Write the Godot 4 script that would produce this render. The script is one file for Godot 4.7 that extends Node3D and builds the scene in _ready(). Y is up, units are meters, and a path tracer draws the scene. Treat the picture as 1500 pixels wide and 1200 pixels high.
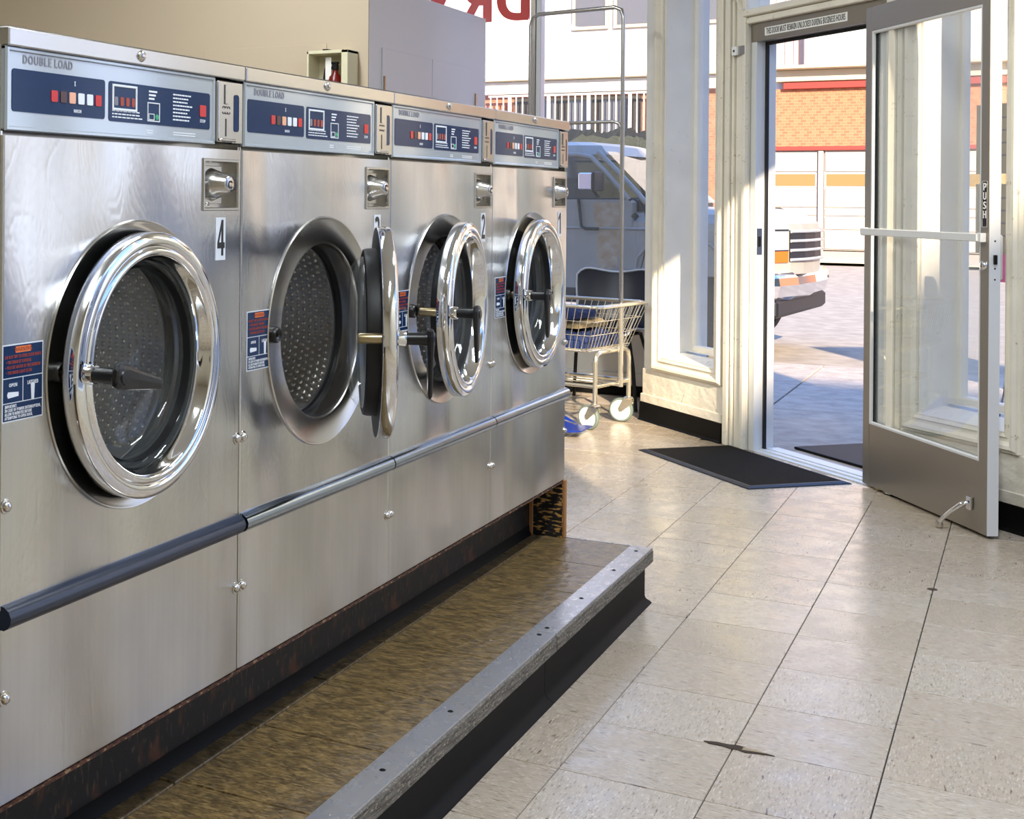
extends Node3D
# A coin laundry at a street corner: four stainless washers on a tiled platform, open glass door, cart, truck outside.

const TILE := 0.3048
const STEP_TOP := 0.164        # platform height
const WASH_BASE := 0.345       # underside of the washers
const WASH_FRONT := -0.396     # world x of the washer fronts
const ROOM_TOP := 3.5
var made_names := {}
var mats := {}
var shared := {}
var rng := RandomNumberGenerator.new()

# ---------------------------------------------------------------- mesh building
class Geo:
	var v := PackedVector3Array()
	var n := PackedVector3Array()
	var t := PackedVector2Array()
	func uv_of(p, nn):
		var a = nn.abs()
		if a.x >= a.y and a.x >= a.z: return Vector2(p.z, -p.y)
		if a.y >= a.z: return Vector2(p.x, p.z)
		return Vector2(p.x, -p.y)
	func tri(a, b, c, na, nb, nc, ua = null, ub = null, uc = null):
		var g = (b - a).cross(c - a)
		var m = na + nb + nc
		if ua == null:
			ua = uv_of(a, m); ub = uv_of(b, m); uc = uv_of(c, m)
		if g.dot(m) > 0.0:
			v.append_array([a, c, b]); n.append_array([na, nc, nb]); t.append_array([ua, uc, ub])
		else:
			v.append_array([a, b, c]); n.append_array([na, nb, nc]); t.append_array([ua, ub, uc])
	func quad(a, b, c, d, nn = null, uvs = null):
		if nn == null: nn = (b - a).cross(d - a).normalized()
		if uvs:
			tri(a, b, c, nn, nn, nn, uvs[0], uvs[1], uvs[2]); tri(a, c, d, nn, nn, nn, uvs[0], uvs[2], uvs[3])
		else:
			tri(a, b, c, nn, nn, nn); tri(a, c, d, nn, nn, nn)
		return self
	func quadn(a, b, c, d, na, nb, nc, nd):
		tri(a, b, c, na, nb, nc); tri(a, c, d, na, nc, nd)
	# box with softened edges
	func box(c, s, bev = 0.0, xf = Transform3D.IDENTITY):
		var h = s / 2.0
		bev = minf(bev, minf(h.x, minf(h.y, h.z)) * 0.98)
		var ax = [Vector3(1, 0, 0), Vector3(0, 1, 0), Vector3(0, 0, 1)]
		var P = func(sx, sy, sz, k):
			var q = Vector3(sx * (h.x - (0.0 if k == 0 else bev)), sy * (h.y - (0.0 if k == 1 else bev)), sz * (h.z - (0.0 if k == 2 else bev)))
			return xf * (c + q)
		var N = func(sx, sy, sz, k):
			return (xf.basis * (ax[k] * [sx, sy, sz][k])).normalized()
		for s1 in [-1, 1]:
			quad(P.call(s1, -1, -1, 0), P.call(s1, 1, -1, 0), P.call(s1, 1, 1, 0), P.call(s1, -1, 1, 0), N.call(s1, 0, 0, 0))
			quad(P.call(-1, s1, -1, 1), P.call(1, s1, -1, 1), P.call(1, s1, 1, 1), P.call(-1, s1, 1, 1), N.call(0, s1, 0, 1))
			quad(P.call(-1, -1, s1, 2), P.call(1, -1, s1, 2), P.call(1, 1, s1, 2), P.call(-1, 1, s1, 2), N.call(0, 0, s1, 2))
		if bev > 0.0:
			for s1 in [-1, 1]:
				for s2 in [-1, 1]:
					quadn(P.call(s1, s2, -1, 0), P.call(s1, s2, 1, 0), P.call(s1, s2, 1, 1), P.call(s1, s2, -1, 1), N.call(s1, s2, 0, 0), N.call(s1, s2, 0, 0), N.call(s1, s2, 0, 1), N.call(s1, s2, 0, 1))
					quadn(P.call(s1, -1, s2, 0), P.call(s1, 1, s2, 0), P.call(s1, 1, s2, 2), P.call(s1, -1, s2, 2), N.call(s1, 0, s2, 0), N.call(s1, 0, s2, 0), N.call(s1, 0, s2, 2), N.call(s1, 0, s2, 2))
					quadn(P.call(-1, s1, s2, 1), P.call(1, s1, s2, 1), P.call(1, s1, s2, 2), P.call(-1, s1, s2, 2), N.call(0, s1, s2, 1), N.call(0, s1, s2, 1), N.call(0, s1, s2, 2), N.call(0, s1, s2, 2))
					for s3 in [-1, 1]:
						tri(P.call(s1, s2, s3, 0), P.call(s1, s2, s3, 1), P.call(s1, s2, s3, 2), N.call(s1, s2, s3, 0), N.call(s1, s2, s3, 1), N.call(s1, s2, s3, 2))
		return self
	func span(x0, x1, y0, y1, z0, z1, bev = 0.0, xf = Transform3D.IDENTITY):
		return box(Vector3(x0 + x1, y0 + y1, z0 + z1) / 2.0, Vector3(absf(x1 - x0), absf(y1 - y0), absf(z1 - z0)), bev, xf)
	# profile of (radius, height along local z) turned round local z
	func lathe(prof, seg = 48, xf = Transform3D.IDENTITY, from = 0.0, to = TAU):
		var k = prof.size()
		var sn = []
		for i in k - 1:
			var d = prof[i + 1] - prof[i]
			sn.append(Vector2(d.y, -d.x).normalized())
		for j in seg:
			var a0 = from + (to - from) * j / seg
			var a1 = from + (to - from) * (j + 1) / seg
			for i in k - 1:
				var n0 = sn[i]
				var n1 = sn[i]
				if i > 0 and sn[i - 1].dot(sn[i]) > 0.7: n0 = (sn[i - 1] + sn[i]).normalized()
				if i < k - 2 and sn[i + 1].dot(sn[i]) > 0.7: n1 = (sn[i + 1] + sn[i]).normalized()
				var p = []
				var q = []
				for w in [[prof[i], a0, n0], [prof[i + 1], a0, n1], [prof[i + 1], a1, n1], [prof[i], a1, n0]]:
					p.append(xf * Vector3(w[0].x * cos(w[1]), w[0].x * sin(w[1]), w[0].y))
					q.append((xf.basis * Vector3(w[2].x * cos(w[1]), w[2].x * sin(w[1]), w[2].y)).normalized())
				if prof[i].x > 1e-6: tri(p[0], p[1], p[3], q[0], q[1], q[3])
				if prof[i + 1].x > 1e-6: tri(p[1], p[2], p[3], q[1], q[2], q[3])
		return self
	func tube(pts, r, seg = 8, closed = false):
		var k = pts.size()
		var dirs = []
		for i in k:
			var a = pts[(i - 1 + k) % k] if closed or i > 0 else pts[i]
			var b = pts[(i + 1) % k] if closed or i < k - 1 else pts[i]
			dirs.append((b - a).normalized())
		var up = Vector3.UP if absf(dirs[0].y) < 0.9 else Vector3.RIGHT
		var side = dirs[0].cross(up).normalized()
		var rings = []
		var norms = []
		for i in k:
			side = (side - dirs[i] * side.dot(dirs[i])).normalized()
			var oth = dirs[i].cross(side)
			var rr = r[i] if r is Array else r
			var ring = []
			var nr = []
			for j in seg:
				var a = TAU * j / seg
				var d = side * cos(a) + oth * sin(a)
				ring.append(pts[i] + d * rr)
				nr.append(d)
			rings.append(ring); norms.append(nr)
		for i in (k if closed else k - 1):
			var i2 = (i + 1) % k
			for j in seg:
				var j2 = (j + 1) % seg
				quadn(rings[i][j], rings[i][j2], rings[i2][j2], rings[i2][j], norms[i][j], norms[i][j2], norms[i2][j2], norms[i2][j])
		if not closed:
			for e in [[0, -1.0], [k - 1, 1.0]]:
				for j in seg:
					var d = dirs[e[0]] * e[1]
					tri(pts[e[0]], rings[e[0]][j], rings[e[0]][(j + 1) % seg], d, d, d)
		return self
	# polygon in local xy, pushed from z0 to z1
	func prism(poly, z0, z1, xf = Transform3D.IDENTITY, smooth = false):
		var k = poly.size()
		var f = Geometry2D.triangulate_polygon(PackedVector2Array(poly))
		for e in [[z0, -1.0], [z1, 1.0]]:
			var nn = (xf.basis * Vector3(0, 0, e[1])).normalized()
			for i in range(0, f.size(), 3):
				var q = []
				for m in 3: q.append(xf * Vector3(poly[f[i + m]].x, poly[f[i + m]].y, e[0]))
				tri(q[0], q[1], q[2], nn, nn, nn)
		var area = 0.0
		for i in k: area += poly[i].cross(poly[(i + 1) % k])
		var sg = 1.0 if area > 0 else -1.0
		var en = []
		for i in k:
			var d = (poly[(i + 1) % k] - poly[i]).normalized()
			en.append(Vector2(d.y, -d.x) * sg)
		for i in k:
			var i2 = (i + 1) % k
			var na = en[i]
			var nb = en[i]
			if smooth:
				if en[(i - 1 + k) % k].dot(en[i]) > 0.6: na = (en[i] + en[(i - 1 + k) % k]).normalized()
				if en[i2].dot(en[i]) > 0.6: nb = (en[i] + en[i2]).normalized()
			var A = (xf.basis * Vector3(na.x, na.y, 0)).normalized()
			var B = (xf.basis * Vector3(nb.x, nb.y, 0)).normalized()
			quadn(xf * Vector3(poly[i].x, poly[i].y, z0), xf * Vector3(poly[i2].x, poly[i2].y, z0), xf * Vector3(poly[i2].x, poly[i2].y, z1), xf * Vector3(poly[i].x, poly[i].y, z1), A, B, B, A)
		return self
	# stacked outlines in plan: rows of [height, polygon of (x, z)]
	func loft(rows, cap = true):
		var k = rows[0][1].size()
		var c = Vector2.ZERO
		for p in rows[0][1]: c += p / k
		for r in rows.size() - 1:
			for i in k:
				var i2 = (i + 1) % k
				var q = []
				for w in [[r, i], [r, i2], [r + 1, i2], [r + 1, i]]:
					q.append(Vector3(rows[w[0]][1][w[1]].x, rows[w[0]][0], rows[w[0]][1][w[1]].y))
				var nn = (q[1] - q[0]).cross(q[3] - q[0]).normalized()
				var out = Vector3((q[0].x + q[1].x) / 2 - c.x, 0.0, (q[0].z + q[1].z) / 2 - c.y)
				if absf(nn.y) > 0.98: nn = Vector3(0, signf(rows[r + 1][0] - rows[r][0]) if false else 1.0, 0)
				elif nn.dot(out) < 0: nn = -nn
				quad(q[0], q[1], q[2], q[3], nn)
		if cap:
			for e in [[0, -1.0], [rows.size() - 1, 1.0]]:
				var f = Geometry2D.triangulate_polygon(PackedVector2Array(rows[e[0]][1]))
				var nn = Vector3(0, e[1], 0)
				for i in range(0, f.size(), 3):
					var q = []
					for m in 3: q.append(Vector3(rows[e[0]][1][f[i + m]].x, rows[e[0]][0], rows[e[0]][1][f[i + m]].y))
					tri(q[0], q[1], q[2], nn, nn, nn)
		return self
	# mitred moulding round a rectangle: profile of (distance outward, height along local z)
	func moulding(x0, x1, y0, y1, prof, xf = Transform3D.IDENTITY):
		for i in prof.size() - 1:
			var a = prof[i]
			var b = prof[i + 1]
			var C = func(o, k): return [Vector3(x0 - o.x, y0 - o.x, o.y), Vector3(x1 + o.x, y0 - o.x, o.y), Vector3(x1 + o.x, y1 + o.x, o.y), Vector3(x0 - o.x, y1 + o.x, o.y)][k]
			for k in 4:
				var k2 = (k + 1) % 4
				var p = [C.call(a, k), C.call(a, k2), C.call(b, k2), C.call(b, k)]
				var nn = (p[1] - p[0]).cross(p[3] - p[0]).normalized()
				if nn.z < -0.001: nn = -nn
				elif absf(nn.z) <= 0.001 and nn.dot(p[0] - Vector3((x0 + x1) / 2, (y0 + y1) / 2, 0)) * (b.x - a.x + 1e-9) * 0.0 < 0: nn = -nn
				nn = (xf.basis * nn).normalized()
				quad(xf * p[0], xf * p[1], xf * p[2], xf * p[3], nn)
		return self
	# flat sheet with a round hole, in local xy at height z
	func holed(x0, x1, y0, y1, c, r, z, seg = 72):
		var an = []
		for i in seg: an.append(TAU * i / seg - PI)
		for q in [Vector2(x0, y0), Vector2(x1, y0), Vector2(x1, y1), Vector2(x0, y1)]: an.append((q - c).angle())
		an.sort()
		var E = func(a):
			var d = Vector2(cos(a), sin(a))
			var s = 1e9
			if d.x > 1e-9: s = minf(s, (x1 - c.x) / d.x)
			if d.x < -1e-9: s = minf(s, (x0 - c.x) / d.x)
			if d.y > 1e-9: s = minf(s, (y1 - c.y) / d.y)
			if d.y < -1e-9: s = minf(s, (y0 - c.y) / d.y)
			return c + d * s
		var nn = Vector3(0, 0, 1)
		for i in an.size():
			var a = an[i]
			var b = an[(i + 1) % an.size()]
			var o0 = E.call(a)
			var o1 = E.call(b)
			var i0 = c + Vector2(cos(a), sin(a)) * r
			var i1 = c + Vector2(cos(b), sin(b)) * r
			quad(Vector3(i0.x, i0.y, z), Vector3(o0.x, o0.y, z), Vector3(o1.x, o1.y, z), Vector3(i1.x, i1.y, z), nn)
		return self
	func mesh():
		var arr = []
		arr.resize(Mesh.ARRAY_MAX)
		arr[Mesh.ARRAY_VERTEX] = v
		arr[Mesh.ARRAY_NORMAL] = n
		arr[Mesh.ARRAY_TEX_UV] = t
		var m = ArrayMesh.new()
		m.add_surface_from_arrays(Mesh.PRIMITIVE_TRIANGLES, arr)
		return m

# ---------------------------------------------------------------- nodes
func numbered(s):
	made_names[s] = made_names.get(s, -1) + 1
	return s if made_names[s] == 0 else "%s_%03d" % [s, made_names[s]]

func put(called, g, m, parent = null, xf = Transform3D.IDENTITY):
	var o = MeshInstance3D.new()
	o.mesh = g.mesh() if g is Geo else g
	o.material_override = m
	o.transform = xf
	if parent == null:
		o.name = numbered(called)
		add_child(o, true)
	else:
		o.name = called
		parent.add_child(o, true)
	return o

func tag(o, label, category, group = "", kind = ""):
	o.set_meta("label", label)
	o.set_meta("category", category)
	if group != "": o.set_meta("group", group)
	if kind != "": o.set_meta("kind", kind)
	return o

func thing(called, label, category, xf = Transform3D.IDENTITY, group = ""):
	var o = Node3D.new()
	o.name = numbered(called)
	o.transform = xf
	add_child(o, true)
	return tag(o, label, category, group)

func at(x, y, z, turn = 0.0):
	return Transform3D(Basis(Vector3.UP, turn), Vector3(x, y, z))

# lettering squeezed, if need be, to a given width
func fitted(words, high, width, deep, x, y, z):
	var m = lettering(words, high, deep)
	var k = minf(1.0, width / m.get_aabb().size.x)
	return [m, Transform3D(Basis.from_scale(Vector3(k, 1, 1)), Vector3(x, y, z))]

func lettering(words, high, deep = 0.0006, bold = true):
	var key = "text %s %f %f" % [words, high, deep]
	if not shared.has(key):
		var t = TextMesh.new()
		var f = SystemFont.new()
		f.font_names = PackedStringArray(["Droid Sans"])
		if bold: f.font_weight = 700
		t.font = f
		t.font_size = 48
		t.pixel_size = high / (48.0 * 0.72)
		t.text = words
		t.depth = deep
		t.curve_step = 3.0
		shared[key] = t
	return shared[key]

# ---------------------------------------------------------------- materials
func noise(freq, seed_, octaves = 4):
	var f = FastNoiseLite.new()
	f.noise_type = FastNoiseLite.TYPE_SIMPLEX_SMOOTH
	f.frequency = freq
	f.seed = seed_
	f.fractal_octaves = octaves
	return f

func picture(size, fn):
	var im = Image.create(size, size, false, Image.FORMAT_RGBA8)
	for y in size:
		for x in size:
			im.set_pixel(x, y, fn.call(x, y))
	return ImageTexture.create_from_image(im)

func noise_map(freq, seed_, lo, hi, octaves = 4, size = 512):
	var t = NoiseTexture2D.new()
	t.width = size; t.height = size; t.seamless = true
	t.noise = noise(freq, seed_, octaves)
	var g = Gradient.new()
	g.set_color(0, lo); g.set_color(1, hi)
	t.color_ramp = g
	return t

func mat(key, color, rough = 0.6, metal = 0.0):
	var m = StandardMaterial3D.new()
	m.resource_name = key
	m.albedo_color = color
	m.roughness = rough
	m.metallic = metal
	mats[key] = m
	return m

func grain(m, tex, scale, world = true):
	m.albedo_texture = tex
	tri_map(m, scale, world)
	return m

func tri_map(m, scale, world = true):
	m.uv1_triplanar = true
	m.uv1_world_triplanar = world
	m.uv1_scale = scale if scale is Vector3 else Vector3(scale, scale, scale)
	return m

func relief(m, tex, cm):
	m.heightmap_enabled = true
	m.heightmap_texture = tex
	m.heightmap_scale = cm
	return m

func pane(key, color, alpha, rough = 0.0):
	var m = mat(key, Color(color.r, color.g, color.b, alpha), rough)
	m.transparency = BaseMaterial3D.TRANSPARENCY_ALPHA
	return m

func chip_picture(base, chip, seed_, level, size = 512):
	var a = noise(0.045, seed_, 5)
	var b = noise(0.012, seed_ + 5, 3)
	var c = noise(0.2, seed_ + 9, 2)
	return picture(size, func(x, y):
		# sampled on a torus so that the picture repeats without a seam
		var u = TAU * x / size
		var w = TAU * y / size
		var p = Vector3(cos(u) * 82.0 + cos(w) * 30.0, sin(u) * 82.0, sin(w) * 82.0 + cos(w) * 30.0)
		var k = a.get_noise_3dv(p) + 0.35 * c.get_noise_3dv(p)
		var tone = 1.0 + 0.05 * b.get_noise_3dv(p)
		if k > level: return chip
		if k > level - 0.05: return base.lerp(chip, 0.35)
		return Color(base.r * tone, base.g * tone, base.b * tone))

func make_materials():
	# --- metals
	var warp = noise_map(0.0055, 3, Color(0, 0, 0), Color(1, 1, 1), 2, 512)
	shared["warp"] = warp
	shared["brush"] = picture(512, func(x, y):
		var k = 0.92 + 0.08 * shared["scuff_noise"].get_noise_2d(x * 0.5, y * 0.5) + 0.018 * shared["scuff_fine"].get_noise_2d(x * 2.5, y * 0.08)
		return Color(k, k, k))
	for q in [["steel", Color(0.90, 0.90, 0.895), 0.27], ["steel_lower", Color(0.88, 0.875, 0.86), 0.33]]:
		var m = mat(q[0], q[1], q[2], 1.0)
		m.roughness_texture = shared["brush"]
		m.albedo_texture = shared["brush"]
		m.anisotropy_enabled = true
		m.anisotropy = 0.82
		relief(m, warp, 3.5)
		tri_map(m, Vector3(0.7, 0.3, 0.7), true)
	mat("chrome", Color(0.90, 0.90, 0.90), 0.06, 1.0)
	mat("satin", Color(0.76, 0.75, 0.73), 0.22, 1.0)
	mat("drum_steel", Color(0.86, 0.85, 0.83), 0.38, 1.0)
	mat("dimple_steel", Color(0.90, 0.88, 0.85), 0.25, 1.0)
	mat("bolt_steel", Color(0.8, 0.78, 0.74), 0.2, 1.0)
	mat("brass", Color(0.66, 0.60, 0.47), 0.3, 1.0)
	mat("bumper_navy", Color(0.13, 0.16, 0.22), 0.28)
	mat("bumper_steel", Color(0.62, 0.66, 0.70), 0.17, 1.0)
	var al = mat("anodised", Color(0.62, 0.59, 0.54), 0.34, 0.75)
	relief(tri_map(al, 2.0), noise_map(0.02, 8, Color(0, 0, 0), Color(1, 1, 1), 3), 0.02)
	mat("aluminium", Color(0.84, 0.84, 0.83), 0.42, 0.15)
	# --- plastics and rubber
	mat("black_rubber", Color(0.055, 0.055, 0.06), 0.5)
	mat("black_gloss", Color(0.035, 0.035, 0.04), 0.35)
	mat("panel_grey", Color(0.70, 0.73, 0.76), 0.10, 0.35)
	mat("panel_navy", Color(0.10, 0.19, 0.33), 0.12).metallic_specular = 0.3
	mat("panel_white", Color(0.86, 0.88, 0.9), 0.3)
	mat("mark_white", Color(0.9, 0.92, 0.94), 0.4)
	mat("mark_grey", Color(0.48, 0.48, 0.52), 0.4)
	mat("mark_black", Color(0.04, 0.04, 0.04), 0.4)
	mat("mark_red", Color(0.78, 0.13, 0.12), 0.3)
	mat("mark_brown", Color(0.28, 0.16, 0.14), 0.3)
	mat("mark_peach", Color(0.92, 0.68, 0.55), 0.3)
	mat("mark_orange", Color(0.90, 0.48, 0.22), 0.4)
	mat("mark_green", Color(0.12, 0.62, 0.42), 0.3)
	mat("mark_rust", Color(0.62, 0.24, 0.16), 0.4)
	var vinyl = mat("sign_red", Color(0.88, 0.20, 0.13), 0.4)
	vinyl.backlight_enabled = true
	vinyl.backlight = Color(0.85, 0.25, 0.18)
	# --- paint and plaster
	var chip = chip_picture(Color(0.90, 0.88, 0.83), Color(0.50, 0.44, 0.35), 21, 0.80)
	grain(mat("cream_paint", Color(1, 1, 1), 0.42), chip, 0.8)
	var worn = chip_picture(Color(0.89, 0.86, 0.79), Color(0.46, 0.37, 0.26), 31, 0.66)
	grain(mat("worn_paint", Color(1, 1, 1), 0.5), worn, 1.1)
	var pl = grain(mat("plaster", Color(1, 1, 1), 0.75), chip_picture(Color(0.87, 0.84, 0.77), Color(0.52, 0.45, 0.34), 41, 0.66), 1.6)
	relief(pl, noise_map(0.02, 42, Color(0, 0, 0), Color(1, 1, 1), 5), 0.35)
	mat("beige_wall", Color(0.78, 0.71, 0.61), 0.6)
	mat("white_wall", Color(0.86, 0.86, 0.87), 0.5)
	mat("ceiling_white", Color(0.88, 0.87, 0.84), 0.8)
	mat("back_wall", Color(0.80, 0.77, 0.70), 0.7)
	mat("baseboard_black", Color(0.05, 0.047, 0.043), 0.55).metallic_specular = 0.25
	# --- floors
	for k in 3:
		var base = [Color(0.68, 0.62, 0.54), Color(0.665, 0.605, 0.52), Color(0.695, 0.64, 0.565)][k]
		var m = mat("floor_tile_%d" % k, Color(1, 1, 1), 0.30)
		var fa = noise(0.02, 50 + k, 4)
		var fb = noise(0.11, 60 + k, 2)
		var fc = noise(0.055, 70 + k, 2)
		var long = 0.22 if k != 1 else 0.8
		m.albedo_texture = picture(512, func(x, y):
			var s = fa.get_noise_2d(x * 2.0 * long, y * 2.4)
			var fl = fb.get_noise_2d(x * long * 1.3, y * 1.5)
			var gl = fc.get_noise_2d(x * long + 300.0, y * 1.3)
			var c = base * (1.0 + 0.055 * s)
			if fl > 0.44: c = c.lerp(Color(0.48, 0.42, 0.34), clampf((fl - 0.44) * 6.0, 0.0, 0.75))
			elif fl < -0.42: c = c.lerp(Color(0.86, 0.83, 0.77), clampf((-0.42 - fl) * 5.0, 0.0, 0.6))
			if gl > 0.66: c = c.lerp(Color(0.33, 0.26, 0.20), clampf((gl - 0.66) * 9.0, 0.0, 0.85))
			return Color(c.r, c.g, c.b))
		m.roughness_texture = noise_map(0.012, 80 + k, Color(0.62, 0.62, 0.62), Color(1.15, 1.15, 1.15), 4, 256)
		relief(m, noise_map(0.01, 90 + k, Color(0, 0, 0), Color(1, 1, 1), 3, 256), 0.05)
	mat("grout", Color(0.16, 0.14, 0.12), 0.8)
	for k in 2:
		var m = mat("slate_tile_%d" % k, Color(1, 1, 1), 0.33)
		var fa = noise(0.018, 110 + k, 5)
		var fb = noise(0.05, 120 + k, 4)
		var fc = noise(0.13, 130 + k, 2)
		m.albedo_texture = picture(512, func(x, y):
			var s = fa.get_noise_2d(x * 0.6, y * 1.3)
			var e = fb.get_noise_2d(x * 0.4, y * 1.6)
			var c = Color(0.45, 0.365, 0.22).lerp(Color(0.33, 0.27, 0.17), clampf(0.5 + 1.3 * s, 0.0, 1.0))
			c = c.lerp(Color(0.60, 0.49, 0.30), clampf(e * 1.1, 0.0, 0.7))
			var f = fc.get_noise_2d(x * 0.3, y * 1.2)
			if f > 0.4: c = c.lerp(Color(0.70, 0.62, 0.47), 0.35)
			if f < -0.42: c = c.lerp(Color(0.20, 0.155, 0.10), 0.6)
			return Color(c.r, c.g, c.b))
		relief(m, noise_map(0.02, 140 + k, Color(0, 0, 0), Color(1, 1, 1), 5, 512), 0.22)
	var nose = mat("nosing_metal", Color(0.66, 0.66, 0.66), 0.33, 0.85)
	nose.roughness_texture = noise_map(0.03, 151, Color(0.75, 0.75, 0.75), Color(1.0, 1.0, 1.0), 4, 256)
	relief(tri_map(nose, 3.0), noise_map(0.03, 152, Color(0, 0, 0), Color(1, 1, 1), 3, 256), 0.02)
	var worn_metal = picture(512, func(x, y):
		var s = shared["scuff_noise"].get_noise_2d(x * 0.35, y * 4.5)
		var e = shared["scuff_fine"].get_noise_2d(x * 0.5, y * 2.0)
		var c = Color(0.46, 0.44, 0.40).lerp(Color(0.22, 0.20, 0.17), clampf(0.4 + 1.2 * s, 0.0, 1.0))
		if e > 0.35: c = c.lerp(Color(0.78, 0.74, 0.62), 0.7)
		return c)
	grain(mat("nosing_face", Color(1, 1, 1), 0.5, 0.2), worn_metal, 3.0)
	var rust = picture(512, func(x, y):
		var f = shared["scuff_noise"]
		var g = shared["scuff_fine"]
		var a = f.get_noise_2d(x * 0.55, y * 0.35)
		var b = g.get_noise_2d(x * 1.4, y * 0.35)
		var c = Color(0.055, 0.05, 0.045)
		if a > 0.10: c = c.lerp(Color(0.36, 0.20, 0.10), clampf((a - 0.10) * 2.2, 0.0, 0.85))
		if b > 0.34: c = c.lerp(Color(0.45, 0.36, 0.26), clampf((b - 0.34) * 3.0, 0.0, 0.6))
		return c)
	grain(mat("rusty_base", Color(1, 1, 1), 0.5), rust, 1.9)
	var rim = picture(256, func(x, y):
		var a = shared["scuff_fine"].get_noise_2d(x * 0.8, y * 1.6)
		var c = Color(0.36, 0.20, 0.11)
		if a > 0.33: c = Color(0.62, 0.50, 0.36)
		elif a < -0.2: c = Color(0.16, 0.10, 0.07)
		return c)
	grain(mat("rust_edge", Color(1, 1, 1), 0.7), rim, 3.5)
	var stained = picture(256, func(x, y):
		var a = shared["scuff_fine"].get_noise_2d(x * 0.35, y * 1.5) + 0.4 * shared["scuff_noise"].get_noise_2d(x, y)
		var c = Color(0.07, 0.055, 0.04)
		if a > 0.08: c = c.lerp(Color(0.78, 0.58, 0.30), clampf((a - 0.08) * 4.0, 0.0, 0.95))
		return c)
	grain(mat("stained_wood", Color(1, 1, 1), 0.6), stained, 4.0)
	mat("raw_wood", Color(0.66, 0.45, 0.24), 0.6)
	var carpet = grain(mat("mat_carpet", Color(1, 1, 1), 0.95), noise_map(0.35, 161, Color(0.11, 0.10, 0.09), Color(0.23, 0.215, 0.195), 2, 512), 2.2)
	relief(carpet, noise_map(0.4, 162, Color(0, 0, 0), Color(1, 1, 1), 2, 512), 0.3)
	carpet.metallic_specular = 0.15
	mat("filler", Color(0.24, 0.19, 0.14), 0.9)
	mat("filler_light", Color(0.62, 0.55, 0.44), 0.9)
	# --- glass
	pane("door_glass", Color(0.9, 0.97, 0.94), 0.05)
	pane("window_glass", Color(0.95, 0.97, 0.98), 0.03)
	pane("porthole_glass", Color(0.9, 0.95, 0.95), 0.03).metallic_specular = 0.35
	pane("truck_glass", Color(0.12, 0.14, 0.13), 0.5)
	# --- furniture
	mat("chair_navy", Color(0.06, 0.08, 0.16), 0.3)
	mat("chair_edge", Color(0.72, 0.74, 0.78), 0.35)
	mat("black_metal", Color(0.035, 0.035, 0.035), 0.4, 0.3)
	mat("wire_metal", Color(0.88, 0.85, 0.78), 0.22, 0.9)
	mat("wheel_white", Color(0.92, 0.92, 0.9), 0.35)
	mat("wheel_rubber", Color(0.40, 0.45, 0.41), 0.5)
	mat("blue_plastic", Color(0.07, 0.17, 0.50), 0.3)
	grain(mat("denim", Color(1, 1, 1), 0.9), noise_map(0.09, 171, Color(0.05, 0.09, 0.22), Color(0.18, 0.27, 0.48), 4, 256), 6.0)
	grain(mat("tan_cloth", Color(1, 1, 1), 0.9), noise_map(0.05, 172, Color(0.55, 0.47, 0.33), Color(0.74, 0.66, 0.50), 4, 256), 5.0)
	mat("cabinet_cream", Color(0.86, 0.83, 0.70), 0.45)
	mat("extinguisher_red", Color(0.42, 0.05, 0.04), 0.3)
	# --- outdoors
	var walk = grain(mat("sidewalk", Color(1, 1, 1), 0.85), noise_map(0.02, 181, Color(0.64, 0.58, 0.52), Color(0.76, 0.70, 0.63), 5, 512), 0.6)
	relief(walk, noise_map(0.06, 182, Color(0, 0, 0), Color(1, 1, 1), 4, 512), 0.5)
	walk.metallic_specular = 0.2
	grain(mat("asphalt", Color(1, 1, 1), 0.9), noise_map(0.02, 183, Color(0.58, 0.53, 0.47), Color(0.69, 0.64, 0.57), 5, 512), 0.35)
	mats.asphalt.metallic_specular = 0.2
	var brick = picture(512, func(x, y):
		# brickwork too far off to tell the bricks apart: 16 courses, 8 to a course
		var row = int(y / 32.0)
		var xx = (x + (32 if row % 2 else 0)) % 512
		var inj = (y % 32) < 4 or (xx % 64) < 4
		var k = sin(float(row * 37 + int(xx / 64.0) * 91)) * 0.5 + 0.5
		if inj: return Color(0.64, 0.50, 0.38)
		return Color(0.62, 0.36, 0.25).lerp(Color(0.68, 0.42, 0.30), k))
	grain(mat("far_brick", Color(1, 1, 1), 0.85), brick, 0.9)
	mat("brick_red_trim", Color(0.52, 0.18, 0.15), 0.7)
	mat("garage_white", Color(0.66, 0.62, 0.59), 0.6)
	mat("garage_glass", Color(0.50, 0.41, 0.24), 0.35)
	mat("far_cream", Color(0.72, 0.66, 0.56), 0.75)
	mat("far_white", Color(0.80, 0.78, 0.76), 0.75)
	mat("far_pink", Color(0.70, 0.62, 0.58), 0.75)
	mat("far_window", Color(0.36, 0.36, 0.38), 0.15)
	mat("far_dark", Color(0.20, 0.18, 0.17), 0.7)
	mat("shade_wall", Color(0.62, 0.60, 0.57), 0.8)
	grain(mat("hedge", Color(1, 1, 1), 0.9), noise_map(0.08, 191, Color(0.10, 0.11, 0.09), Color(0.30, 0.31, 0.25), 4, 256), 0.8)
	mat("iron_white", Color(0.88, 0.86, 0.82), 0.5)
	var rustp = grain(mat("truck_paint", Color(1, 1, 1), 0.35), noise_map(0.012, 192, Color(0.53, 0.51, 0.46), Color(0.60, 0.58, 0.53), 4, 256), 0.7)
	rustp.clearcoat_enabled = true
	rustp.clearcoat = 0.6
	grain(mat("truck_primer", Color(1, 1, 1), 0.7), noise_map(0.03, 195, Color(0.62, 0.50, 0.36), Color(0.68, 0.64, 0.56), 4, 256), 1.4)
	mat("truck_trim", Color(0.06, 0.06, 0.065), 0.5)
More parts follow.
